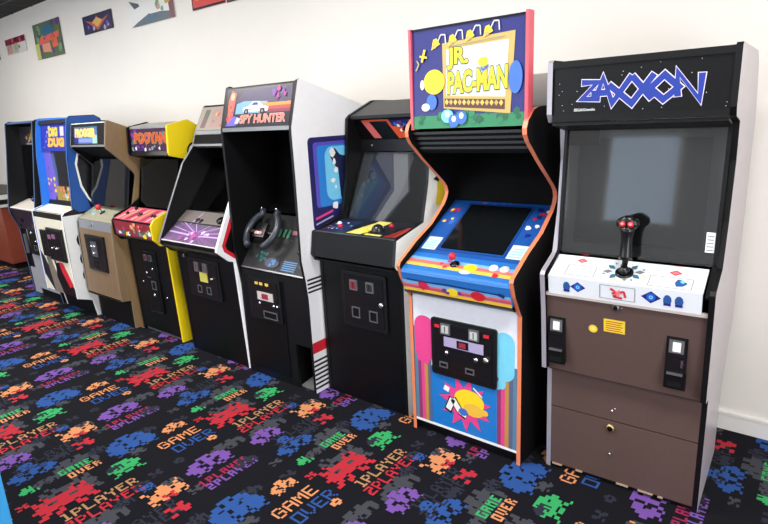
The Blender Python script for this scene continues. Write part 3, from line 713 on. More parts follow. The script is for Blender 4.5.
HOOD = mat('hood_grey_black', (52, 52, 54), .45, var=.1)
panel(t, 'hood', (.325, 1.668), (.55, 1.752), x0, x1, .02, HOOD)
panel(t, 'top_panel', (.55, 1.752), (.745, 1.752), x0, x1, .018, HOOD)
panel(t, 'back_panel', (.74, .02), (.74, 1.72), x0, x1, .018, MBLACK)
A_, B_ = (.415, 1.525), (.352, 1.645)
a = Art(A_, B_, x0, x1, .012, KPRINT)
OR2 = mat('burnt_orange_print', (226, 88, 40), .4)
a.poly([(.10, .95), (.20, .95), (.30, .06), (.20, .06)], mat('salmon_stripe', (0, 0, 0))); a.poly([(.20, .90), (.42, .92), (.50, .06), (.32, .06)], KPRINT)
a.poly([(.12, .97), (.44, .97), (.44, .88), (.12, .88)], OR2); a.poly([(.42, .97), (.46, .97), (.56, .04), (.52, .04)], OR2)
a.poly([(.46, .62), (1, .60), (1, .06), (.56, .06)], OR2); a.poly([(.48, .90), (1, .95), (1, .62), (.48, .64)], NAVY)
a.blobs(16, [PURPLE, RED, mat('mid_blue_print', (0, 0, 0)), WPRINT], .03, (.52, .25, .97, .85), 9); a.ell(.66, .45, .05, .22, KPRINT, 14); a.ell(.67, .45, .03, .13, WPRINT, 14)
a.build('marquee', t)
b = MB(); b.slab((.415, 1.455), (.413, 1.523), x0, x1, .02, DKMETAL)
for x in (-.2, .19): b.ball((x, .413, 1.49), .007, STEEL)
b.build('speaker_panel', t)
BZ = mat('grey_cardboard_bezel', (74, 77, 82), .55, var=.1)
b = MB(); b.slab((.225, 1.062), (.412, 1.45), x0, x1, .004, glass_mat('thin_plexiglass', (.85, .86, .87), 1.33, .02)); b.build('monitor_glass', t)
a = Art((.255, 1.055), (.445, 1.445), x0, x1, .01, BZ)
LG = mat('light_grey_bezel', (132, 134, 138), .5)
a.poly([(.12, .0), (.36, 0), (.56, .42), (.40, 1), (.14, 1)], mat('bezel_navy', (34, 48, 74), .5)); a.poly([(.36, .0), (.46, 0), (.70, .45), (.58, .98), (.40, .98), (.52, .45)], LG)
a.poly([(.5, .0), (1, 0), (1, 1), (.60, .98), (.72, .45)], mat('bezel_black', (26, 27, 29), .4))
a.build('bezel', t)
A2, B2 = (-.045, 1.03), (.215, 1.068)
a = Art(A2, B2, x0 - .001, x1 + .001, .014, mat('dark_overlay', (24, 28, 38), .35))
a.rect(0, .02, 1, .07, STEEL); a.rect(.03, .2, .34, .85, mat('overlay_navy', (28, 40, 78), .4)); a.blobs(12, [WPRINT, PINKRED, CYAN, mat('overlay_navy', (0, 0, 0))], .022, (.05, .25, .33, .8), 4)
YL = mat('straw_print', (228, 214, 110), .4)
a.poly([(.38, .12), (.56, .12), (.66, .82), (.50, .86)], YL); a.rect(.60, .12, .80, .20, YL); a.rect(.50, .80, .66, .95, YL)
a.poly([(.84, .10), (.97, .12), (.99, .72), (.93, .72)], mat('overlay_red', (170, 50, 46), .4))
for k in range(3): a.rect(.86 + .03 * k, .12, .872 + .03 * k, .7, KPRINT)
a.build('control_panel', t)
b = MB(); p = on(A2, B2, .10, .42); b.ball(p + Vector((0, 0, .0)), .038, mat('trackball_black', (30, 32, 36), .12)); b.build('trackball', t)
for x, f_, mm in ((-.19, .45, PINKRED), (-.23, .6, WHITE), (.045, .3, YEL), (.13, .75, RED)): button(t, A2, B2, x, f_, mm, .011)
b = MB(); b.slab((-.068, .888), (-.046, 1.028), x0 - .001, x1 + .001, .015, VINYL); b.slab((.0, .875), (-.066, .875), x0, x1, -.01, VINYL); b.build('control_box', t)
panel(t, 'front_panel', (.003, .0), (.003, .87), x0, x1, .018, VINYL)
d = coin_door(t, .03, .645, .33, .335, .003)
coin_slot(d, -.035, .735, .003, mat('dim_red_slot', (130, 40, 48), .3), .055, .06); coin_slot(d, .085, .735, .003, mat('dark_slot', (44, 44, 48), .3), .055, .06)
coin_return(d, -.03, .57, .003, .06, .065); coin_return(d, .10, .565, .003, .06, .065); lock(d, .165, -.012, .645, .014)

# ================================================================== 4. SPY HUNTER
t = thing('arcade_cabinet', 'white sided black arcade cabinet with yoke steering wheel and a car on its marquee', 'arcade cabinet', (-2.69, 2.185, 0), 0, GRP)
HW = 0.322
prof = [(0, 0), (.0, .62), (-.012, .74), (-.03, .86), (-.022, 1.33), (-.022, 1.60), (-.02, 1.625), (.055, 1.875), (.075, 1.882), (.60, 1.735), (.76, 1.69), (.76, 0)]
side(t, -HW, -HW + T, prof, WHITE, MBLACK, BLACK, -1)
side(t, HW - T, HW, prof, WHITE, MBLACK, BLACK, 1)
x0, x1 = -HW + T, HW - T
# stripes and the big picture on the right side
b = MB(); X_ = HW
def sd(y0, y1, zs, m_, h): b.add([(X_ + h, y0, zs[0]), (X_ + h, y1, zs[1]), (X_ + h, y1, zs[2]), (X_ + h, y0, zs[3])], [(0, 1, 2, 3)], m_)
for z in (.73, .705, .68, .655): sd(.0, .20, (z, z + .0, z + .012, z + .012), KPRINT, .0006)
sd(.0, .20, (.265, .265, .335, .335), RED, .0006)
for z in (.205, .175, .145, .115, .085, .055, .025): sd(.0, .20, (z, z, z + .014, z + .014), KPRINT, .0006)
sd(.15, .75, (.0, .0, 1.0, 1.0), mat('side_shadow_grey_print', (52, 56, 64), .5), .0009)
Pp = rrect(.09, 1.02, .74, 1.56, .03)
def poly_side(P, m_, h): b.add([(X_ + h, y, z) for y, z in P], [tuple(range(len(P)))], m_)
poly_side(Pp, mat('side_navy', (36, 34, 96), .4), .0006)
poly_side(rrect(.13, 1.15, .72, 1.53, .02), mat('side_violet', (90, 80, 190), .4), .0010)
poly_side(rrect(.16, 1.15, .71, 1.51, .02), mat('side_blue', (40, 130, 215), .4), .0014)
poly_side(rrect(.22, 1.18, .50, 1.50, .06), mat('side_cyan', (120, 205, 240), .4), .0018)
poly_side([(.26, 1.46), (.31, 1.49), (.35, 1.45), (.38, 1.44), (.44, 1.44), (.42, 1.36), (.40, 1.2), (.37, 1.12), (.34, 1.2), (.33, 1.36), (.29, 1.40)], mat('side_figure_dark', (24, 30, 70), .4), .0022)
for y, z, r_ in ((.29, 1.46, .03), (.30, 1.41, .02), (.31, 1.36, .022), (.28, 1.30, .018), (.30, 1.26, .014), (.43, 1.45, .015), (.29, 1.15, .03)):
    poly_side([(y + r_ * random.uniform(.6, 1.2) * math.cos(k * .9), z + r_ * random.uniform(.6, 1.2) * math.sin(k * .9)) for k in range(7)], WPRINT, .0026)
sd(.11, .26, (1.08, 1.11, 1.125, 1.095), PINK, .0026); sd(.11, .26, (1.05, 1.08, 1.09, 1.06), LILAC, .0026)
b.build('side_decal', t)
panel(t, 'top_panel', (.065, 1.868), (.60, 1.722), x0, x1, .018, WHITE); panel(t, 'back_panel', (.75, .02), (.75, 1.66), x0, x1, .018, MBLACK)
A_, B_ = (-.018, 1.635), (.05, 1.862)
a = Art(A_, B_, x0 + .008, x1 - .008, .014, mat('marquee_ink', (20, 20, 34), .3))
a.poly([(.14, .62), (1, .58), (1, .95), (.3, .96)], mat('marquee_violet', (50, 36, 74), .35))
a.poly([(.17, .34), (.66, .34), (.66, .62), (.30, .66), (.18, .60)], mat('marquee_sky', (104, 150, 178), .35))
a.rect(.58, .50, 1, .58, mat('sunset_amber', (206, 130, 44), .4)); a.rect(.62, .42, 1, .50, mat('sunset_red', (170, 50, 44), .4)); a.rect(.62, .34, 1, .42, mat('marquee_maroon', (120, 30, 60), .35))
a.poly([(.05, .10), (.13, .10), (.16, .88), (.08, .96), (.04, .70)], mat('marquee_flesh', (190, 82, 66), .4)); a.ell(.10, .80, .035, .10, mat('marquee_skin', (215, 160, 130), .4), 12); a.blobs(6, [RED, ORANGE, PURPLE], .025, (.05, .2, .13, .7), 12)
a.poly([(.03, .04), (.20, .04), (.24, .22), (.16, .30)], mat('side_violet', (0, 0, 0)))
a.poly([(.30, .38), (.68, .38), (.69, .48), (.60, .52), (.54, .63), (.44, .64), (.38, .53), (.29, .49)], mat('car_silver', (205, 208, 214), .35)); a.poly([(.42, .54), (.53, .54), (.51, .61), (.45, .61)], NAVY); a.rect(.33, .43, .66, .45, GREYP)
for u in (.35, .60): a.ell(u, .385, .038, .075, KPRINT, 16); a.ell(u, .385, .018, .036, GREYP, 12)
a.text('SPY HUNTER', .27, .10, .95, .30, mat('marquee_rust', (222, 110, 78), .4), bold=.028, outline=mat('marquee_pale', (190, 180, 190), .4), ob=.05)
a.poly([(.18, .10), (.24, .08), (.27, .22), (.21, .26)], LILAC)
a.blobs(8, [mat('marquee_magenta', (150, 50, 110), .4), PURPLE], .035, (.72, .68, .95, .9), 21)
a.build('marquee', t)
b = MB(); b.slab((-.022, 1.612), (-.0185, 1.634), x0, x1, .02, STEEL); b.slab((.0505, 1.863), (.053, 1.872), x0, x1, .02, BLACK); b.slab((-.019, 1.634), (.051, 1.863), x0, x0 + .008, .02, BLACK); b.slab((-.019, 1.634), (.051, 1.863), x1 - .008, x1, .02, BLACK); b.build('marquee_retainer', t)
panel(t, 'inner_board', (.0, 1.612), (.42, 1.60), x0, x1, -.012, MBLACK)
panel(t, 'shroud', (.36, 1.10), (.44, 1.60), x0, x1, .012, MBLACK)
A_, B_ = (.0, .745), (.25, 1.06)
a = Art(A_, B_, x0, x1, .014, mat('grey_spotted_overlay', (46, 45, 46), .5, var=.3, scale=90, spec=.25))
a.rect(0, 0, 1, .025, STEEL); a.blobs(8, [mat('dash_green', (50, 120, 90), .4), mat('dash_teal', (40, 90, 90), .4)], .035, (.13, .15, .33, .30), 3)
for k in range(5): a.rect(.62, .06 + .035 * k, .82, .08 + .035 * k, mat('dash_blue', (70, 120, 165), .4))
a.blobs(40, [GREYP, mat('dash_teal', (0, 0, 0)), LILAC], .006, (.05, .05, .95, .95), 77); a.ell(.46, .15, .11, .085, mat('dash_navy', (44, 54, 84), .4)); a.blobs(4, [mat('dash_blue', (0, 0, 0))], .03, (.40, .1, .52, .2), 6)
a.poly([(.58, .66), (.85, .68), (.80, .76), (.56, .73)], mat('dash_rose', (150, 84, 100), .4)); a.poly([(.60, .80), (.9, .80), (.9, .83), (.60, .83)], LILAC); a.rect(.90, .84, .97, .89, WPRINT)
for k in range(4): a.rect(.30 + .07 * k, .60, .34 + .07 * k, .74, mat('dash_green', (0, 0, 0)))
a.build('control_panel', t)
a = Art((.265, 1.075), (.33, 1.12), x0, x1, .01, KPRINT); a.rect(.55, .2, .62, .8, RED); a.rect(.70, .2, .82, .7, TAN); a.rect(.90, .2, .95, .7, WPRINT); a.build('indicator_panel', t)
b = MB(); b.slab((.30, 1.13), (.40, 1.22), .0, .13, .012, mat('card_grey', (70, 72, 76), .45)); b.build('instruction_card', t)
# steering yoke
n = up_of(A_, B_); c = on(A_, B_, -.15, .60) + n * .085
ex = Vector((1, 0, 0)); ey = Vector((0, B_[0] - A_[0], B_[1] - A_[1])).normalized()
RUB = mat('grey_rubber_grip', (50, 54, 62), .35)
b = MB(); b.tube([on(A_, B_, -.15, .55), c - n * .01], .028, PLASTIC, 16); b.box(0, 0, 0, 0, 0, 0, PLASTIC) if False else None
def W(u, v, h=0): return c + ex * u + ey * v + n * h
pts = [W(-.055, -.055), W(-.045, .045), W(.045, .045), W(.055, -.055)]
b.add([p_ + n * .016 for p_ in pts] + [p_ - n * .01 for p_ in pts], [(3, 2, 1, 0), (4, 5, 6, 7), (0, 1, 5, 4), (1, 2, 6, 5), (2, 3, 7, 6), (3, 0, 4, 7)], PLASTIC)
wheel = b.build('steering_wheel', t)
for s_ in (-1, 1):
    b = MB(); path = []
    for k in range(13):
        an = math.radians(-72 + 12 * k) if s_ > 0 else math.radians(252 - 12 * k)
        path.append(W(.135 * math.cos(an), .135 * math.sin(an)))
    path = [p_ for p_ in path if abs((p_ - c).dot(ex)) > .055]
    path.append(path[-1] + ey * .03 + ex * s_ * .012 if (path[-1] - path[0]).dot(ey) > 0 else path[-1])
    b.tube(path, .022, RUB, 12); b.tube([W(s_ * .05, -.01, .0), W(s_ * .118, -.02, 0)], .013, PLASTIC, 10); b.build('grip', wheel)
    b = MB(); b.tube([path[-1], path[-1] + n * .03 - ex * s_ * .01], .008, CHROME, 8); b.build('trigger', wheel)
b = MB()
for u, v, mm in ((-.02, -.028, RED), (.02, -.028, RED), (0, -.028, WHITE)): q_ = W(u, v, .016); b.tube([q_, q_ + n * .008], .013 if mm is RED else .010, mat('pink_button', (0, 0, 0)) if mm is RED else mm, 12)
b.build('button', wheel)
b = MB(); p = on(A_, B_, .235, .34); b.tube([p, p + n * .05], .008, CHROME, 10); b.ball(p + n * .055, .017, PLASTIC); b.ball(on(A_, B_, .25, .24) + n * .006, .012, CHROME); b.build('gear_lever', t)
b = MB(); b.slab((.0, .035), (.0, .735), x0, .17, .018, BLACK); b.slab((.0, .30), (.0, .735), .17, x1, .018, BLACK); b.slab((.0, .0), (.0, .035), x0, .17, .018, BLACK); b.build('front_panel', t)
b = MB(); b.box(x0 + .005, .10, -.006, -.0005, .05, .70, VINYL); b.build('front_door', t, .002)
b = MB(); b.box(.155, x1 - .01, .25, .262, .0, .32, MBLACK); b.box(.145, .155, .02, .26, 0, .32, MBLACK)
ang = [(.02, .0), (.24, .02), (.24, .05), (.02, .012)]
b.add([(.17, y, z) for y, z in ang] + [(.29, y, z) for y, z in ang], [(0, 1, 2, 3), (7, 6, 5, 4), (0, 4, 5, 1), (1, 5, 6, 2), (2, 6, 7, 3), (3, 7, 4, 0)], mat('diamond_plate', (140, 142, 140), .35, metal=.4, scale=90, var=.5)); b.build('foot_pedal', t)
d = coin_door(t, -.07, .56, .31, .285, -.006)
for x in (-.13, -.085, -.03): b = MB(); b.box(x - .014, x + .014, -.026, -.02, .655, .672, mat('warm_lamp', (230, 190, 90), .3)); b.build('coin_lamp', d)
b = MB(); b.box(-.13, .02, -.026, -.02, .555, .61, mat('pale_plate', (200, 190, 186), .4)); b.box(-.085, -.025, -.028, -.0255, .565, .60, mat('plate_red', (0, 0, 0))); b.build('price_plate', d)
for x in (-.115, .02, .055): b = MB(); b.ball((x, -.022, .53), .010, CHROME); b.build('reject_button', d)
coin_return(d, -.02, .46, -.006, .13, .05)

# ================================================================== 5. TEMPEST-like angular cabinet
t = thing('arcade_cabinet', 'wedge shaped black arcade cabinet with slanted marquee and purple vector art controls', 'arcade cabinet', (-3.369, 2.195, 0), 0, GRP)
HW = 0.345
prof = [(0, 0), (-.03, .775), (-.075, .79), (-.16, .865), (-.155, .89), (-.045, 1.11), (.105, 1.40), (.21, 1.52), (.245, 1.61), (.345, 1.79), (.36, 1.80), (.75, 1.80), (.75, 0)]
side(t, -HW, -HW + T, prof, BLACK, BLACK, BLACK, -1, mat('grey_t_molding', (120, 120, 126), .4), .84)
side(t, HW - T, HW, prof, WHITE, BLACK, WHITE, 1)
b = MB(); X_ = HW
def ps(P, m_, h): b.add([(X_ + h, y, z) for y, z in P], [tuple(range(len(P)))], m_)
ps([(-.115, .90), (-.105, .86), (-.03, .80), (.7, .80), (.7, 1.3), (.08, 1.3)], RED, .0006); ps([(-.09, .90), (-.08, .87), (-.02, .825), (.7, .825), (.7, 1.25), (.08, 1.2)], KPRINT, .0010)
ps([(.022, .02), (.7, .02), (.7, .74), (-.0, .74)], mat('side_pink_line', (216, 130, 150), .4), .0006); ps([(.03, .02), (.7, .02), (.7, .73), (.008, .73)], mat('side_indigo', (60, 50, 130), .4), .001)
b.build('side_decal', t)
x0, x1 = -HW + T, HW - T
a = Art((.245, 1.625), (.335, 1.785), x0, x1, .014, mat('marquee_cream', (150, 138, 124), .4))
SAG = mat('sage_print', (84, 84, 72), .4); ROSE = mat('dusty_rose_print', (150, 84, 84), .4)
for s_ in (0, 1):
    f_ = (lambda u: u) if s_ == 0 else (lambda u: 1 - u)
    a.poly([(f_(.06), .10), (f_(.15), .10), (f_(.17), .88), (f_(.08), .88)], SAG); a.poly([(f_(.075), .14), (f_(.13), .14), (f_(.14), .5), (f_(.085), .5)], mat('dark_rose', (120, 70, 80), .4))
a.rect(.22, .1, .78, .9, mat('pale_rose', (158, 124, 116), .4)); a.blobs(20, [ROSE, mat('marquee_flesh', (0, 0, 0)), TAN], .03, (.25, .15, .75, .85), 5)
a.build('marquee', t)
b = MB(); b.slab((.235, 1.595), (.243, 1.622), x0, x1, .03, STEEL); b.slab((.21, 1.53), (.233, 1.59), x0, x1, .03, MBLACK); b.slab((.205, 1.515), (.21, 1.53), x0, x1, .05, STEEL); b.slab((.335, 1.787), (.345, 1.797), x0, x1, .02, BLACK); b.build('marquee_retainer', t)
panel(t, 'top_panel', (.35, 1.79), (.74, 1.79), x0, x1, .018, BLACK); panel(t, 'back_panel', (.735, .02), (.735, 1.77), x0, x1, .018, MBLACK)
panel(t, 'shroud', (.20, 1.08), (.46, 1.5), x0, x1, .012, MBLACK)
A_, B_ = (.13, 1.055), (.40, 1.40)
a = Art((A_[0] - .02, A_[1] + .01), (B_[0] - .02, B_[1] + .01), x0 + .02, x1 - .02, .01, KPRINT)
a.poly([(.16, .05), (.62, .0), (.62, .42), (.14, .66)], mat('olive_yellow', (150, 134, 36), .4)); a.poly([(.14, .66), (.62, .42), (.62, .48), (.14, .74)], mat('sunset_red', (0, 0, 0))); a.poly([(.30, .1), (.60, .02), (.60, .34), (.34, .40)], mat('olive_dark', (50, 54, 34), .4)); a.ell(.24, .5, .03, .04, mat('olive_dark', (0, 0, 0))); a.build('bezel', t)  # yellow cabinet's reflection painted onto the bezel
b = MB(); b.slab((A_[0] - .04, A_[1] + .02), (B_[0] - .04, B_[1] + .02), x0, x1, .004, glass_mat('clear_plexiglass', (.85, .86, .87), 1.4)); b.build('monitor_glass', t)
A_, B_ = (-.15, .885), (.09, 1.06)
a = Art(A_, B_, x0, x1, .014, mat('grey_violet_overlay', (92, 86, 100), .35, var=.15))
VI = mat('vector_violet', (196, 150, 220), .4); VP = mat('vector_magenta', (140, 80, 150), .4)
a.poly([(0, 0), (1, 0), (.92, .5), (.08, .5)], mat('overlay_plum', (96, 70, 108), .4))
for k in range(13):
    an = math.pi * k / 12; a.line([(.5 + .05 * math.cos(an), .30 + .08 * math.sin(an)), (min(max(.5 + .5 * math.cos(an) * 1.0, .02), .98), min(.30 + .62 * math.sin(an), .62))], .010, VI if k % 2 else VP)
for k in range(9): a.line([(.5, .30), (.02 + .12 * k, .03)], .008, VP)
a.line([(.02, .30), (.42, .26)], .02, VI); a.line([(.58, .26), (.98, .30)], .02, VI); a.rect(.0, .0, 1, .03, mat('pale_print', (0, 0, 0)))
a.blobs(16, [mat('pale_lilac_print', (205, 190, 235), .4), VP], .035, (.28, .08, .72, .40), 13)
a.star(.50, .24, .06, .03, 6, mat('hot_violet', (176, 70, 150), .4)); a.poly([(.0, .62), (1, .62), (1, 1), (.0, 1)], mat('overlay_taupe', (112, 102, 98), .4)); a.line([(.28, .55), (.35, .95)], .015, VI); a.line([(.1, .62), (.9, .62)], .008, KPRINT)
a.build('control_panel', t)
for x, f_ in ((-.10, .72), (-.05, .70), (.14, .84), (.19, .86)): button(t, A_, B_, x, f_, PLASTIC, .014)
b = MB(); p = on(A_, B_, .16, .75); n = up_of(A_, B_); b.tube([p, p + n * .025], [.026, .024], PLASTIC, 20); b.build('spinner_knob', t)
b = MB(); b.slab((-.145, .855), (-.152, .884), x0, x1, .012, BLACK); b.slab((-.03, .79), (-.145, .857), x0, x1, -.012, BLACK); b.build('control_panel_lip', t)
panel(t, 'front_panel', (.003, .0), (-.027, .79), x0, x1, .018, VINYL)
d = coin_door(t, -.035, .605, .37, .285, -.02)
for x in (-.10, .0): coin_slot(d, x, .69, -.02, mat('grey_rose_slot', (120, 100, 104), .4), .05, .07)
b = MB(); b.box(-.075, .015, -.040, -.033, .585, .655, mat('straw_plate', (216, 206, 96), .4)); b.build('price_plate', d)
for x in (-.095, .015): coin_return(d, x, .525, -.02, .05, .055)
lock(d, .07, -.034, .62, .011); b = MB(); b.tube([(-.24, -.03, .755), (-.24, -.045, .755)], .012, CHROME, 12); b.box(-.25, -.225, -.05, -.035, .745, .76, CHROME); b.build('hasp', t)

# ================================================================== 6. yellow sided cabinet
YSIDE = mat('yellow_laminate', (244, 214, 30), .35, var=.03)
t = thing('arcade_cabinet', 'yellow sided arcade cabinet with orange lettered marquee and pink red comic control panel', 'arcade cabinet', (-4.18, 2.19, 0), 0, GRP)
HW = 0.30
prof = [(.02, 0), (.0, .79), (-.055, .80), (-.10, .85), (-.105, .96), (-.075, 1.0), (.055, 1.05), (.14, 1.10), (.27, 1.27), (.25, 1.42), (.13, 1.45), (.12, 1.475), (.135, 1.67), (.155, 1.68), (.31, 1.71), (.40, 1.66), (.52, 1.42), (.72, 1.30), (.72, 0)]
side(t, -HW, -HW + T, prof, YSIDE, MBLACK, BLACK, -1)
side(t, HW - T, HW, prof, YSIDE, MBLACK, YSIDE, 1)
b = MB(); X_ = HW
for r_, mm, h in ((.072, KPRINT, .0006), (.058, WPRINT, .001), (.042, KPRINT, .0014), (.020, WPRINT, .0018)): ps([(.345 + r_ * math.cos(k * .3), 1.47 + r_ * math.sin(k * .3)) for k in range(21)], mm, h)
b.build('side_decal', t)
x0, x1 = -HW + T, HW - T
a = Art((.145, 1.485), (.152, 1.655), x0, x1, .014, mat('marquee_plum', (66, 30, 66), .35))
a.blobs(22, [mat('olive_print', (120, 120, 60), .4), PURPLE, TEAL], .05, (.03, .3, .97, .9), 31)
a.text('POOYAN', .13, .38, .93, .80, mat('fire_orange', (196, 62, 30), .4), bold=.03, outline=mat('old_straw', (176, 140, 80), .4), ob=.08)
a.blobs(20, [LILAC, mat('sage_green', (120, 160, 120), .4), WPRINT, NAVY, mat('grape', (150, 70, 150), .4)], .04, (.05, .06, .97, .25), 32)
a.build('marquee', t)
b = MB(); b.slab((.13, 1.455), (.143, 1.484), x0, x1, .03, BLACK); b.slab((.15, 1.657), (.155, 1.675), x0, x1, .03, STEEL); b.slab((.155, 1.675), (.31, 1.70), x0, x1, .015, mat('hood_taupe', (150, 145, 138), .5)); b.build('marquee_retainer', t)
panel(t, 'top_panel', (.31, 1.70), (.52, 1.41), x0, x1, .015, BLACK); panel(t, 'back_panel', (.71, .02), (.71, 1.28), x0, x1, .018, MBLACK)
panel(t, 'inner_board', (.15, 1.45), (.40, 1.44), x0, x1, -.01, MBLACK)
b = MB(); b.slab((.13, 1.045), (.205, 1.42), x0, x1, .004, glass_mat('dark_plexiglass', (.25, .25, .26), 1.4)); b.build('monitor_glass', t)
screen(t, (.14, 1.05), (.40, 1.41), x0 + .05, x1 - .05, .03); panel(t, 'shroud', (.18, 1.03), (.45, 1.41), x0, x1, .01, MBLACK)
A_, B_ = (-.10, .975), (.07, 1.045)
a = Art(A_, B_, x0, x1, .014, mat('marble_pink', (206, 84, 104), .35, var=.2, scale=14))
for k in range(7): a.poly([(.05 + .13 * k, .1), (.09 + .13 * k, .08), (.22 + .12 * k, .9), (.17 + .12 * k, .92)][:4] if .22 + .12 * k < 1 else [(.9, .1), (.93, .1), (.97, .8), (.95, .8)], [mat('pale_pink', (238, 190, 190), .4), mat('peach', (236, 170, 120), .4), mat('wine', (130, 34, 58), .4)][k % 3])
a.build('control_panel', t)
joystick(t, A_, B_, 0.0, .5, PLASTIC, .06, .014)
for x in (-.19, .18, .215): button(t, A_, B_, x, .5, PLASTIC, .011)
a = Art((-.092, .85), (-.10, .965), x0, x1, .014, mat('front_wine', (140, 40, 56), .4))
a.blobs(26, [WPRINT, mat('sage_green', (0, 0, 0)), YEL, mat('slate_print', (90, 100, 110), .4), TEAL], .045, (.04, .1, .96, .45), 41); a.blobs(10, [mat('marble_red', (180, 60, 70), .4), mat('peach', (0, 0, 0))], .05, (.2, .5, .9, .9), 42)
a.build('control_panel_front', t)
b = MB(); b.slab((.0, .80), (-.09, .848), x0, x1, -.01, BLACK); b.slab((-.102, .967), (-.104, .975), x0, x1, .012, BLACK); b.build('control_panel_lip', t)
panel(t, 'front_panel', (.022, .03), (.006, .80), x0, x1, .018, VINYL)
b = MB(); b.slab((.04, .0), (.04, .03), x0, x1, .018, STEEL); b.build('kick_plate', t)
b = MB(); b.box(-.08, .10, -.004, .012, .20, .72, PLASTIC); b.box(-.065, .085, -.008, -.004, .22, .70, MBLACK); d = b.build('coin_door', t, .003)
coin_slot(d, -.03, .665, .006, mat('dim_red_slot', (0, 0, 0)), .04, .05); coin_slot(d, .04, .665, .006, mat('dark_slot', (0, 0, 0)), .04, .05)
b = MB(); b.tube([(-.03, -.008, .54), (-.03, -.025, .54)], .008, CHROME, 10); b.box(-.04, .02, -.018, -.012, .50, .512, CHROME); b.build('latch', d)
coin_return(d, .035, .44, .006, .06, .07); lock(d, .06, -.008, .58, .01); lock(t, -.14, .008, .45, .007); lock(t, .03, -.006, .36, .011); lock(t, .19, .008, .36, .007)

# ================================================================== 7. wood grain cabinet (FROGGER)
WOOD = mat('walnut_woodgrain', (122, 98, 72), .45, var=.28, scale=6, stretch=(14, 14, 1.2))
WOODL = mat('light_woodgrain', (140, 116, 86), .45, var=.22, scale=6, stretch=(12, 12, 1.2))
t = thing('arcade_cabinet', 'wood grain arcade cabinet with small bright marquee and red ball joystick', 'arcade cabinet', (-4.855, 2.17, 0), 0, GRP)
HW = 0.316
prof = [(.0, 0), (-.0, .25), (-.08, .26), (-.085, .29), (-.075, .75), (-.065, .90), (-.05, .925), (.13, 1.02), (.17, 1.15), (.205, 1.28), (.20, 1.30), (.13, 1.39), (.0, 1.52), (-.005, 1.54), (.03, 1.725), (.05, 1.735), (.22, 1.67), (.45, 1.60), (.76, 1.56), (.76, 0)]
side(t, -HW, -HW + T, prof, WOOD, MBLACK, STEEL, -1)
side(t, HW - T, HW, prof, WOODL, MBLACK, mat('wood_edge', (130, 112, 90), .5), 1)
x0, x1 = -HW + T, HW - T
b = MB(); b.slab((.002, 1.545), (.026, 1.72), x0, x1, .014, DKMETAL); b.slab((-.006, 1.535), (.0, 1.55), x0, x1, .02, STEEL); b.slab((.026, 1.708), (.030, 1.726), x0, x1, .02, mat('white_laminate', (0, 0, 0))); b.build('marquee_frame', t)
a = Art((.002, 1.56), (.021, 1.695), x0 + .06, x1 - .12, .004, mat('pond_blue', (70, 110, 170), .35), )
a.poly([(.0, .0), (.18, 0), (.18, .4), (0, .4)], NAVY); a.rect(.8, 0, 1, .5, mat('mint', (150, 190, 180), .4)); a.rect(.0, .85, 1, 1, TEAL)
a.text('FROGGER', .06, .42, .90, .85, mat('frog_yellow', (246, 206, 120), .4), bold=.06, outline=mat('frog_orange', (238, 150, 90), .4), ob=.11)
a.rect(.2, .08, .78, .30, mat('lilac_blue', (130, 140, 200), .4)); a.build('marquee', t)
panel(t, 'top_panel', (.05, 1.722), (.45, 1.588), x0, x1, .015, WOOD); panel(t, 'back_panel', (.75, .02), (.75, 1.54), x0, x1, .018, MBLACK)
panel(t, 'inner_board', (.0, 1.53), (.20, 1.42), x0, x1, -.012, MBLACK)
b = MB(); b.slab((.075, 1.025), (.15, 1.42), x0, x1, .004, glass_mat('grey_smoked_plexiglass', (0, 0, 0), 1.9)); b.build('monitor_glass', t)
ring(t, 'bezel', (.10, 1.025), (.18, 1.42), x0, x1, .07, mat('bezel_dark_blue', (34, 38, 50), .5), .01); screen(t, (.15, 1.06), (.22, 1.39), x0 + .06, x1 - .06, .03); panel(t, 'backing_board', (.20, 1.02), (.28, 1.42), x0, x1, .008, MBLACK)
A_, B_ = (-.055, .925), (.12, 1.015)
a = Art(A_, B_, x0, x1, .014, mat('khaki_panel', (150, 146, 122), .45, var=.1))
a.blobs(7, [mat('sage_green', (0, 0, 0)), mat('mint', (0, 0, 0))], .05, (.1, .2, .35, .8), 51); a.line([(.55, .2), (.9, .2), (.9, .8), (.55, .8)], .006, GREYP); a.build('control_panel', t)
joystick(t, A_, B_, -.03, .55, RED, .06, .024)
a = Art((-.062, .845), (-.058, .918), x0 - .01, x1 + .01, .014, mat('aluminium_strip', (140, 142, 150), .4, metal=.3)); a.blobs(8, [GREYP, LILAC, KPRINT], .02, (.05, .2, .5, .8), 52); a.build('control_panel_front', t)
panel(t, 'front_panel', (-.083, .27), (-.066, .845), x0, x1, .018, WOOD)
b = MB(); b.slab((-.002, .0), (-.002, .26), x0, x1, .015, MBLACK); b.slab((.0, .262), (-.083, .262), x0, x1, -.01, BLACK); b.build('kick_plate', t)
b = MB(); b.box(-.165, .165, -.09, -.07, .49, .80, DKMETAL); b.box(-.15, .15, -.094, -.088, .505, .785, PLASTIC); d = b.build('coin_door', t, .003)
b = MB(); b.box(-.045, .055, -.10, -.093, .62, .75, mat('grey_escutcheon', (92, 94, 104), .4, metal=.4)); b.ball((-.02, -.102, .71), .012, CHROME); b.ball((.03, -.102, .71), .012, CHROME); b.ball((.005, -.102, .65), .014, CHROME); b.build('coin_slot', d)
coin_return(d, .0, .55, -.074, .08, .05)

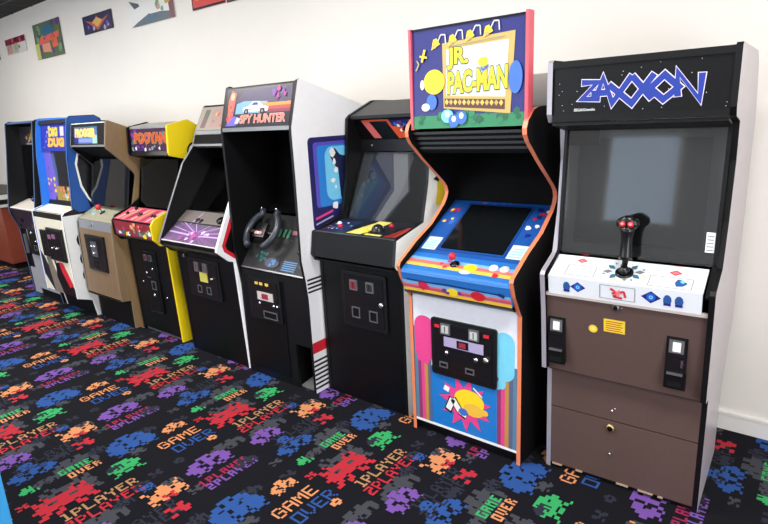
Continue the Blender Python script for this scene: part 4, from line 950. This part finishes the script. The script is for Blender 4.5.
# ================================================================== 8. blue cabinet with white front (DIG DUG-like)
BLU = mat('bright_blue_laminate', (40, 120, 222), .35, var=.05)
t = thing('arcade_cabinet', 'bright blue arcade cabinet with cream front and black red artwork, second from the left end', 'arcade cabinet', (-5.53, 2.155, 0), 0, GRP)
HW = 0.33
prof = [(.0, 0), (-.02, .15), (-.055, .16), (-.15, .20), (-.155, .75), (-.15, .955), (-.125, .98), (-.055, 1.0), (-.035, 1.20), (-.02, 1.45), (.01, 1.65), (.035, 1.77), (.06, 1.795), (.27, 1.80), (.32, 1.77), (.40, 1.58), (.55, 1.30), (.74, 1.20), (.74, 0)]
BED = mat('dull_blue_edge', (44, 92, 160), .4)
side(t, -HW, -HW + T, prof, WHITE, BLU, WHITE, -1, BED, .99)
side(t, HW - T, HW, prof, mat('side_black_art', (14, 14, 20), .35), mat('navy_inner', (24, 30, 70), .4), WHITE, 1, BED, .99)
b = MB(); X_ = HW
ps([(-.05, 1.01), (-.03, 1.20), (-.015, 1.45), (.012, 1.65), (.037, 1.765), (.06, 1.79), (.27, 1.795), (.315, 1.765), (.33, 1.70), (.12, 1.66), (.07, 1.48), (.03, 1.38), (.04, 1.20), (.085, 1.09), (.11, .97), (.0, .97)], mat('art_blue', (36, 84, 160), .4), .0006)
ps([(.085, 1.53), (.098, 1.53), (.052, 1.38), (.064, 1.20), (.105, 1.09), (.17, .98), (.155, .98), (.09, 1.08), (.046, 1.19), (.034, 1.39)], WPRINT, .001)
ps([(-.15, .2), (-.05, .165), (-.02, .15), (-.0, .0), (.11, .0), (.11, .95), (-.15, .95)], WPRINT, .0006)
ps([(.11, 0), (.74, 0), (.74, .95), (.11, .95)], mat('art_charcoal', (40, 42, 48), .4), .0008)
for z in (.55, .72, .40): ps([(-.0 + .07 * math.cos(k * .5), z + .075 * math.sin(k * .5)) for k in range(13)], KPRINT, .001)
ps([(-.04, .26), (.04, .22), (.07, .30), (.03, .38), (-.03, .36)], RED, .0014)
b.build('side_decal', t)
x0, x1 = -HW + T, HW - T
b = MB(); b.slab((.045, 1.74), (.055, 1.775), x0, x1, .02, DKMETAL); b.slab((.06, 1.785), (.31, 1.765), x0, x1, .018, BLU); b.slab((.31, 1.765), (.54, 1.29), x0, x1, .018, BLACK); b.build('top_panel', t)
panel(t, 'back_panel', (.73, .02), (.73, 1.18), x0, x1, .018, MBLACK)
ROY = mat('royal_blue_print', (34, 44, 158), .4)
a = Art((.030, 1.50), (.062, 1.74), x0, x1, .012, ROY)
a.blobs(8, [mat('art_violet', (110, 90, 190), .4), NAVY, mat('pale_lilac_print', (0, 0, 0))], .035, (.05, .1, .35, .9), 61)
a.text('DIG', .30, .56, .58, .84, mat('gold_letters', (214, 190, 70), .4), bold=.09); a.text('DUG', .28, .18, .78, .46, mat('amber_letters', (226, 170, 60), .4), bold=.09); a.rect(.68, .55, .80, .88, mat('pale_lilac_print', (0, 0, 0)))
a.build('marquee', t)
a = Art((.020, 1.045), (.045, 1.50), x0, x1, .012, mat('art_dark', (26, 22, 34), .4))
a.poly([(.0, .0), (.22, 0), (.40, .35), (.25, 1), (.0, 1)], mat('art_violet', (0, 0, 0))); a.poly([(.25, .9), (.33, 1), (.45, .4), (.36, .3)], mat('steel_blue', (60, 84, 130), .4)); a.blobs(12, [mat('pale_lilac_print', (0, 0, 0)), mat('dark_rose', (0, 0, 0)), YEL], .04, (.05, .1, .28, .7), 62)
a.rect(.3, .02, 1, .30, mat('art_ochre', (150, 130, 50), .4)); a.blobs(16, [YEL, mat('mint', (0, 0, 0)), mat('salmon_stripe', (0, 0, 0)), KPRINT], .05, (.30, .04, .97, .28), 63); a.rect(.42, .34, .95, .96, KPRINT)
a.build('bezel', t)
A_, B_ = (-.135, .965), (.0, 1.01)
a = Art(A_, B_, x0, x1, .014, mat('cream_laminate', (0, 0, 0))); a.rect(0, 0, 1, .06, KPRINT); a.blobs(8, [WPRINT, mat('salmon_stripe', (0, 0, 0)), YEL], .03, (.3, .35, .9, .8), 64); a.build('control_panel', t)
for x in (-.02, .08, .15): button(t, A_, B_, x, .55, WHITE, .012)
panel(t, 'shelf', (-.0, 1.01), (.02, 1.05), x0, x1, .01, BLACK)
a = Art((-.15, .21), (-.148, .965), x0, x1, .018, CREAM)
a.rect(0, .93, 1, 1, mat('black_print', (0, 0, 0)))
a.poly([(.0, .50), (.12, .42), (.42, .1), (.55, .0), (.28, 0), (.0, .2)], mat('art_dark', (0, 0, 0))); a.poly([(.3, .0), (.6, 0), (.5, .2), (.3, .48), (.18, .42)], mat('art_grey', (120, 112, 100), .4))
a.poly([(.42, .50), (.52, .38), (.62, .40), (.85, .20), (1, .1), (1, .0), (.6, .0), (.45, .2), (.48, .32)], KPRINT); a.poly([(.60, .40), (.75, .40), (.98, .14), (.85, .10), (.66, .28)], RED); a.poly([(.36, .56), (.42, .46), (.50, .40), (.44, .50)], RED)
a.build('front_panel', t)
b = MB(); b.slab((-.0, .0), (-.02, .2), x0, x1, .015, MBLACK); b.build('kick_plate', t)
b = MB(); b.box(-.05, .275, -.168, -.145, .53, .83, DKMETAL); b.box(-.035, .26, -.172, -.166, .545, .815, PLASTIC); d = b.build('coin_door', t, .003)
for x, z in ((.03, .75), (.12, .76)): b = MB(); b.box(x - .03, x + .03, -.178, -.170, z - .02, z + .02, mat('mauve_slot', (130, 90, 120), .4)); b.build('coin_slot', d)
for x, z in ((.06, .65), (.15, .65)): b = MB(); b.ball((x, -.175, z), .012, CHROME); b.build('reject_button', d)
b = MB(); b.box(-.20, -.085, -.166, -.145, .55, .80, PLASTIC); b.build('service_door', t, .003)

# ================================================================== 9. leftmost cabinet, black inside, grey front
t = thing('arcade_cabinet', 'leftmost arcade cabinet, black sided with blue top edge, pale control panel and grey front', 'arcade cabinet', (-6.252, 2.14, 0), 0, GRP)
HW = 0.348
prof = [(.0, 0), (-.01, .10), (-.03, .72), (-.085, .88), (-.09, .95), (-.05, 1.2), (.0, 1.52), (.035, 1.77), (.07, 1.79), (.74, 1.76), (.74, 0)]
side(t, -HW, -HW + T, prof, BLACK, BLACK, mat('blue_edge', (60, 90, 130), .4), -1)
side(t, HW - T, HW, prof, BLACK, BLACK, mat('blue_edge', (0, 0, 0)), 1)
x0, x1 = -HW + T, HW - T
panel(t, 'top_panel', (.05, 1.782), (.73, 1.755), x0, x1, .018, mat('blue_edge', (0, 0, 0))); panel(t, 'back_panel', (.73, .02), (.73, 1.72), x0, x1, .018, MBLACK)
a = Art((.135, 1.56), (.15, 1.735), x0, x1, .012, mat('art_dark', (0, 0, 0))); a.poly([(.3, .1), (.5, .9), (.95, .8), (.9, .2), (.6, .3)], mat('antique_gold', (150, 120, 60), .4)); a.rect(.25, .0, 1, .08, GREYP); a.blobs(6, [NAVY, mat('antique_gold', (0, 0, 0))], .04, (.1, .2, .9, .8), 71); a.build('marquee', t)
b = MB(); b.slab((.10, 1.04), (.135, 1.55), x0, x1, .004, glass_mat('clear_plexiglass', (0, 0, 0), 1.5)); b.build('monitor_glass', t)
a = Art((.115, 1.03), (.15, 1.55), x0, x1, .012, MBLACK); a.poly([(.05, .0), (.40, 0), (.40, 1), (.0, 1)], mat('slate_blue', (60, 104, 132), .4)); a.rect(.05, .0, .62, .2, NAVY); a.build('bezel', t)
A_, B_ = (-.08, .945), (.11, 1.01)
a = Art(A_, B_, x0, x1, .014, mat('pale_beige_panel', (206, 196, 186), .4)); a.rect(.0, .0, 1, .06, WPRINT); a.build('control_panel', t)
joystick(t, A_, B_, .12, .5, mat('navy_ball', (30, 34, 80), .3), .06, .02); button(t, A_, B_, .2, .5, RED, .012)
a = Art((-.03, .72), (-.083, .935), x0, x1, .014, mat('panel_dark_plum', (44, 30, 44), .4)); a.blobs(8, [mat('dark_rose', (0, 0, 0)), NAVY, MBLACK], .05, (.1, .1, .9, .9), 73); a.build('control_panel_front', t)
a = Art((-.008, .09), (-.03, .80), x0 + .16, x1, .016, mat('grey_front', (150, 150, 158), .45)); a.build('front_panel', t)
panel(t, 'recess_panel', (.0, .3), (-.014, .72), x0, x0 + .158, .016, MBLACK); b = MB(); b.box(x0 + .05, x0 + .09, -.03, -.012, .46, .66, STEEL); b.build('handle', t)
b = MB(); b.slab((-.0, .02), (-.008, .30), x0, x0 + .158, .016, mat('grey_front', (0, 0, 0))); b.slab((.01, 0), (.01, .09), x0, x1, .016, MBLACK); b.build('kick_plate', t)
b = MB(); b.box(-.10, .22, -.045, -.02, .47, .755, DKMETAL); b.box(-.085, .205, -.050, -.043, .485, .74, PLASTIC); d = b.build('coin_door', t, .003)
for x, z in ((.02, .70), (.10, .62)): b = MB(); b.ball((x, -.052, z), .011, CHROME); b.build('reject_button', d)
coin_return(d, .06, .55, -.034, .07, .05)

# ================================================================== reddish wooden cocktail cabinet at the far left
RW = mat('reddish_brown_wood', (128, 56, 36), .4, var=.2, scale=5, stretch=(1.5, 6, 6))
t = thing('cocktail_table', 'low reddish brown wooden game table with black rimmed pale top beyond the cabinet row', 'table', (-8.9, 2.42, 0))
b = MB(); b.box(-.75, .85, 0, .55, .07, .80, RW); b.build('body', t, .005)
b = MB(); b.box(-.72, .82, .03, .5, 0, .07, MBLACK); b.build('kick_plate', t)
b = MB(); b.box(-.60, .30, -.008, .004, .22, .62, PLASTIC); b.build('door', t, .004)
b = MB(); b.box(-.80, .90, -.04, .58, .80, .835, mat('pale_table_edge', (196, 196, 190), .4)); b.box(-.80, .90, -.05, .59, .835, .895, BLACK); b.build('table_rim', t)
b = MB(); b.box(-.79, .89, -.035, .58, .895, .955, mat('pale_table_top', (216, 216, 210), .25)); b.box(-.795, .895, -.038, .582, .955, .963, BLACK); b.build('table_top', t)

# blue painted cabinet at the near left corner of the view
NB = mat('sky_blue_paint', (62, 168, 232), .45, var=.04)
t = thing('kiosk', 'bright sky blue painted cabinet at the lower left corner, nearest the viewer', 'cabinet', (-2.395, .525, 0), 0)
b = MB(); b.box(-.9, 0, -.65, 0, .06, .62, NB); b.build('body', t, .004)
b = MB(); b.box(-.88, -.03, -.62, -.03, 0, .06, MBLACK); b.build('kick_plate', t)
b = MB(); b.box(-.91, .004, -.66, .004, .62, .65, mat('sky_blue_paint', (0, 0, 0))); b.build('top_panel', t, .004)
b = MB(); b.box(.0, .006, -.60, -.05, .12, .56, NB); b.build('door', t, .003)

# ------------------------------------------------------------------ posters on the wall
def poster(pts, base, label, fn, bend=0.0):
    """pts: x0, x1, z0, z1 on the wall"""
    x0, x1, z0, z1 = pts
    t_ = Art((0, 0), (0, z1 - z0), -(x1 - x0) / 2, (x1 - x0) / 2, .004, base); fn(t_)
    o = t_.build('poster'); o.location = ((x0 + x1) / 2, WALLY - .012, z0)
    tag(o, label, 'poster', 'posters high on the white wall')
    return o
def f0(a): a.blobs(6, [PURPLE, KPRINT], .2, (.1, .1, .9, .9), 81)
poster((-9.35, -9.02, 2.66, 2.78), mat('poster_dark', (50, 40, 60), .4), 'dark poster cut off by the left edge of the view', f0)
def f1(a):
    a.rect(0, .62, 1, 1, mat('poster_maroon', (110, 26, 50), .4)); a.blobs(7, [KPRINT, mat('plate_red', (0, 0, 0)), PINK], .08, (.08, .66, .92, .94), 82)
    a.rect(.05, .04, .33, .62, mat('dusty_pink', (206, 150, 150), .4)); a.rect(.36, .04, .62, .6, mat('sage_pale', (176, 186, 160), .4)); a.blobs(10, [mat('sage_green', (0, 0, 0)), mat('dusty_pink', (0, 0, 0)), TAN, GREYP], .05, (.05, .08, .95, .6), 83)
poster((-8.74, -8.09, 2.68, 2.868), mat('poster_pale', (226, 218, 214), .4), 'small pink and maroon poster, furthest left whole one', f1)
def f2(a):
    a.blobs(26, [mat('moss', (88, 120, 60), .4), mat('sage_green', (0, 0, 0)), mat('poster_slate', (80, 84, 96), .4), PURPLE], .09, (.05, .05, .95, .95), 84)
    a.rect(0, .0, .16, .45, mat('pale_lime', (196, 196, 110), .4)); a.ell(.55, .74, .22, .16, mat('poster_teal', (56, 110, 140), .4), 10)
    a.poly([(.2, .40), (.92, .50), (.95, .66), (.22, .60)], mat('coral', (232, 104, 84), .4)); a.poly([(.28, .18), (.58, .14), (.56, .42), (.26, .40)], mat('coral_pale', (228, 150, 128), .4)); a.poly([(.66, .24), (.86, .26), (.84, .48), (.64, .46)], mat('coral', (0, 0, 0))); a.blobs(8, [PURPLE, mat('moss', (0, 0, 0))], .03, (.25, .4, .9, .62), 85)
poster((-7.81, -7.07, 2.535, 2.93), mat('poster_green', (96, 110, 88), .4), 'tall green poster with coral red shapes', f2)
def f3(a):
    a.rect(.05, .08, .95, .92, mat('poster_night', (44, 40, 84), .4)); a.poly([(.1, .75), (.5, .1), (.9, .75), (.6, .55), (.5, .9), (.4, .55)], mat('rust', (190, 92, 70), .4)); a.poly([(.32, .58), (.5, .25), (.68, .58), (.5, .8)], mat('straw', (224, 176, 96), .4)); a.blobs(8, [mat('art_violet', (0, 0, 0)), mat('rust', (0, 0, 0)), LILAC], .05, (.1, .15, .9, .4), 86)
poster((-6.51, -5.88, 2.664, 2.842), mat('poster_frame_dark', (34, 36, 52), .4), 'dark framed landscape poster with orange winged emblem', f3)
def f4(a):
    a.poly([(.0, .95), (.22, .78), (.25, .68), (.12, .62)], mat('poster_slate', (0, 0, 0))); a.poly([(.1, 1), (.55, 1), (.4, .92), (.2, .92)], NAVY); a.poly([(0, 0), (1, .0), (1, .22), (.7, .32), (.4, .32), (.15, .14)], mat('poster_steel', (86, 98, 112), .4)); a.poly([(.9, .0), (1, 0), (1, 1), (.88, 1)], mat('dark_rose', (0, 0, 0)))
    a.blobs(14, [mat('sage_green', (0, 0, 0)), TAN, mat('dusty_pink', (0, 0, 0))], .05, (.62, .4, .92, .95), 87); a.blobs(4, [TEAL], .05, (.4, .1, .6, .25), 88)
poster((-5.52, -4.765, 2.611, 2.86), mat('poster_white', (232, 230, 226), .4), 'mostly white poster with blue grey wedge, right of the winged emblem poster', f4)
def f5(a): a.blobs(8, [mat('rust', (0, 0, 0)), mat('dark_rose', (0, 0, 0))], .06, (.05, .1, .95, .5), 89); a.text('HI', .18, .25, .5, .9, YEL, bold=.08) if False else a.poly([(.14, .3), (.22, .3), (.26, .9), (.16, .9)], YEL); a.poly([(.3, .3), (.38, .32), (.4, .9), (.3, .9)], YEL); a.rect(0, 0, 1, .07, KPRINT); a.rect(0, 0, .03, 1, KPRINT)
poster((-4.49, -4.035, 2.618, 2.86), mat('poster_red', (214, 60, 62), .4), 'red poster with yellow marks touching the upper edge of the view', f5)
def f6(a): a.rect(.04, .05, .96, .95, mat('poster_red', (0, 0, 0))); a.blobs(5, [YEL, mat('poster_dark', (0, 0, 0))], .08, (.1, .1, .9, .9), 90)
poster((-4.01, -3.60, 2.612, 2.86), mat('poster_frame_dark', (0, 0, 0)), 'rightmost poster, only its black lower edge in view', f6)
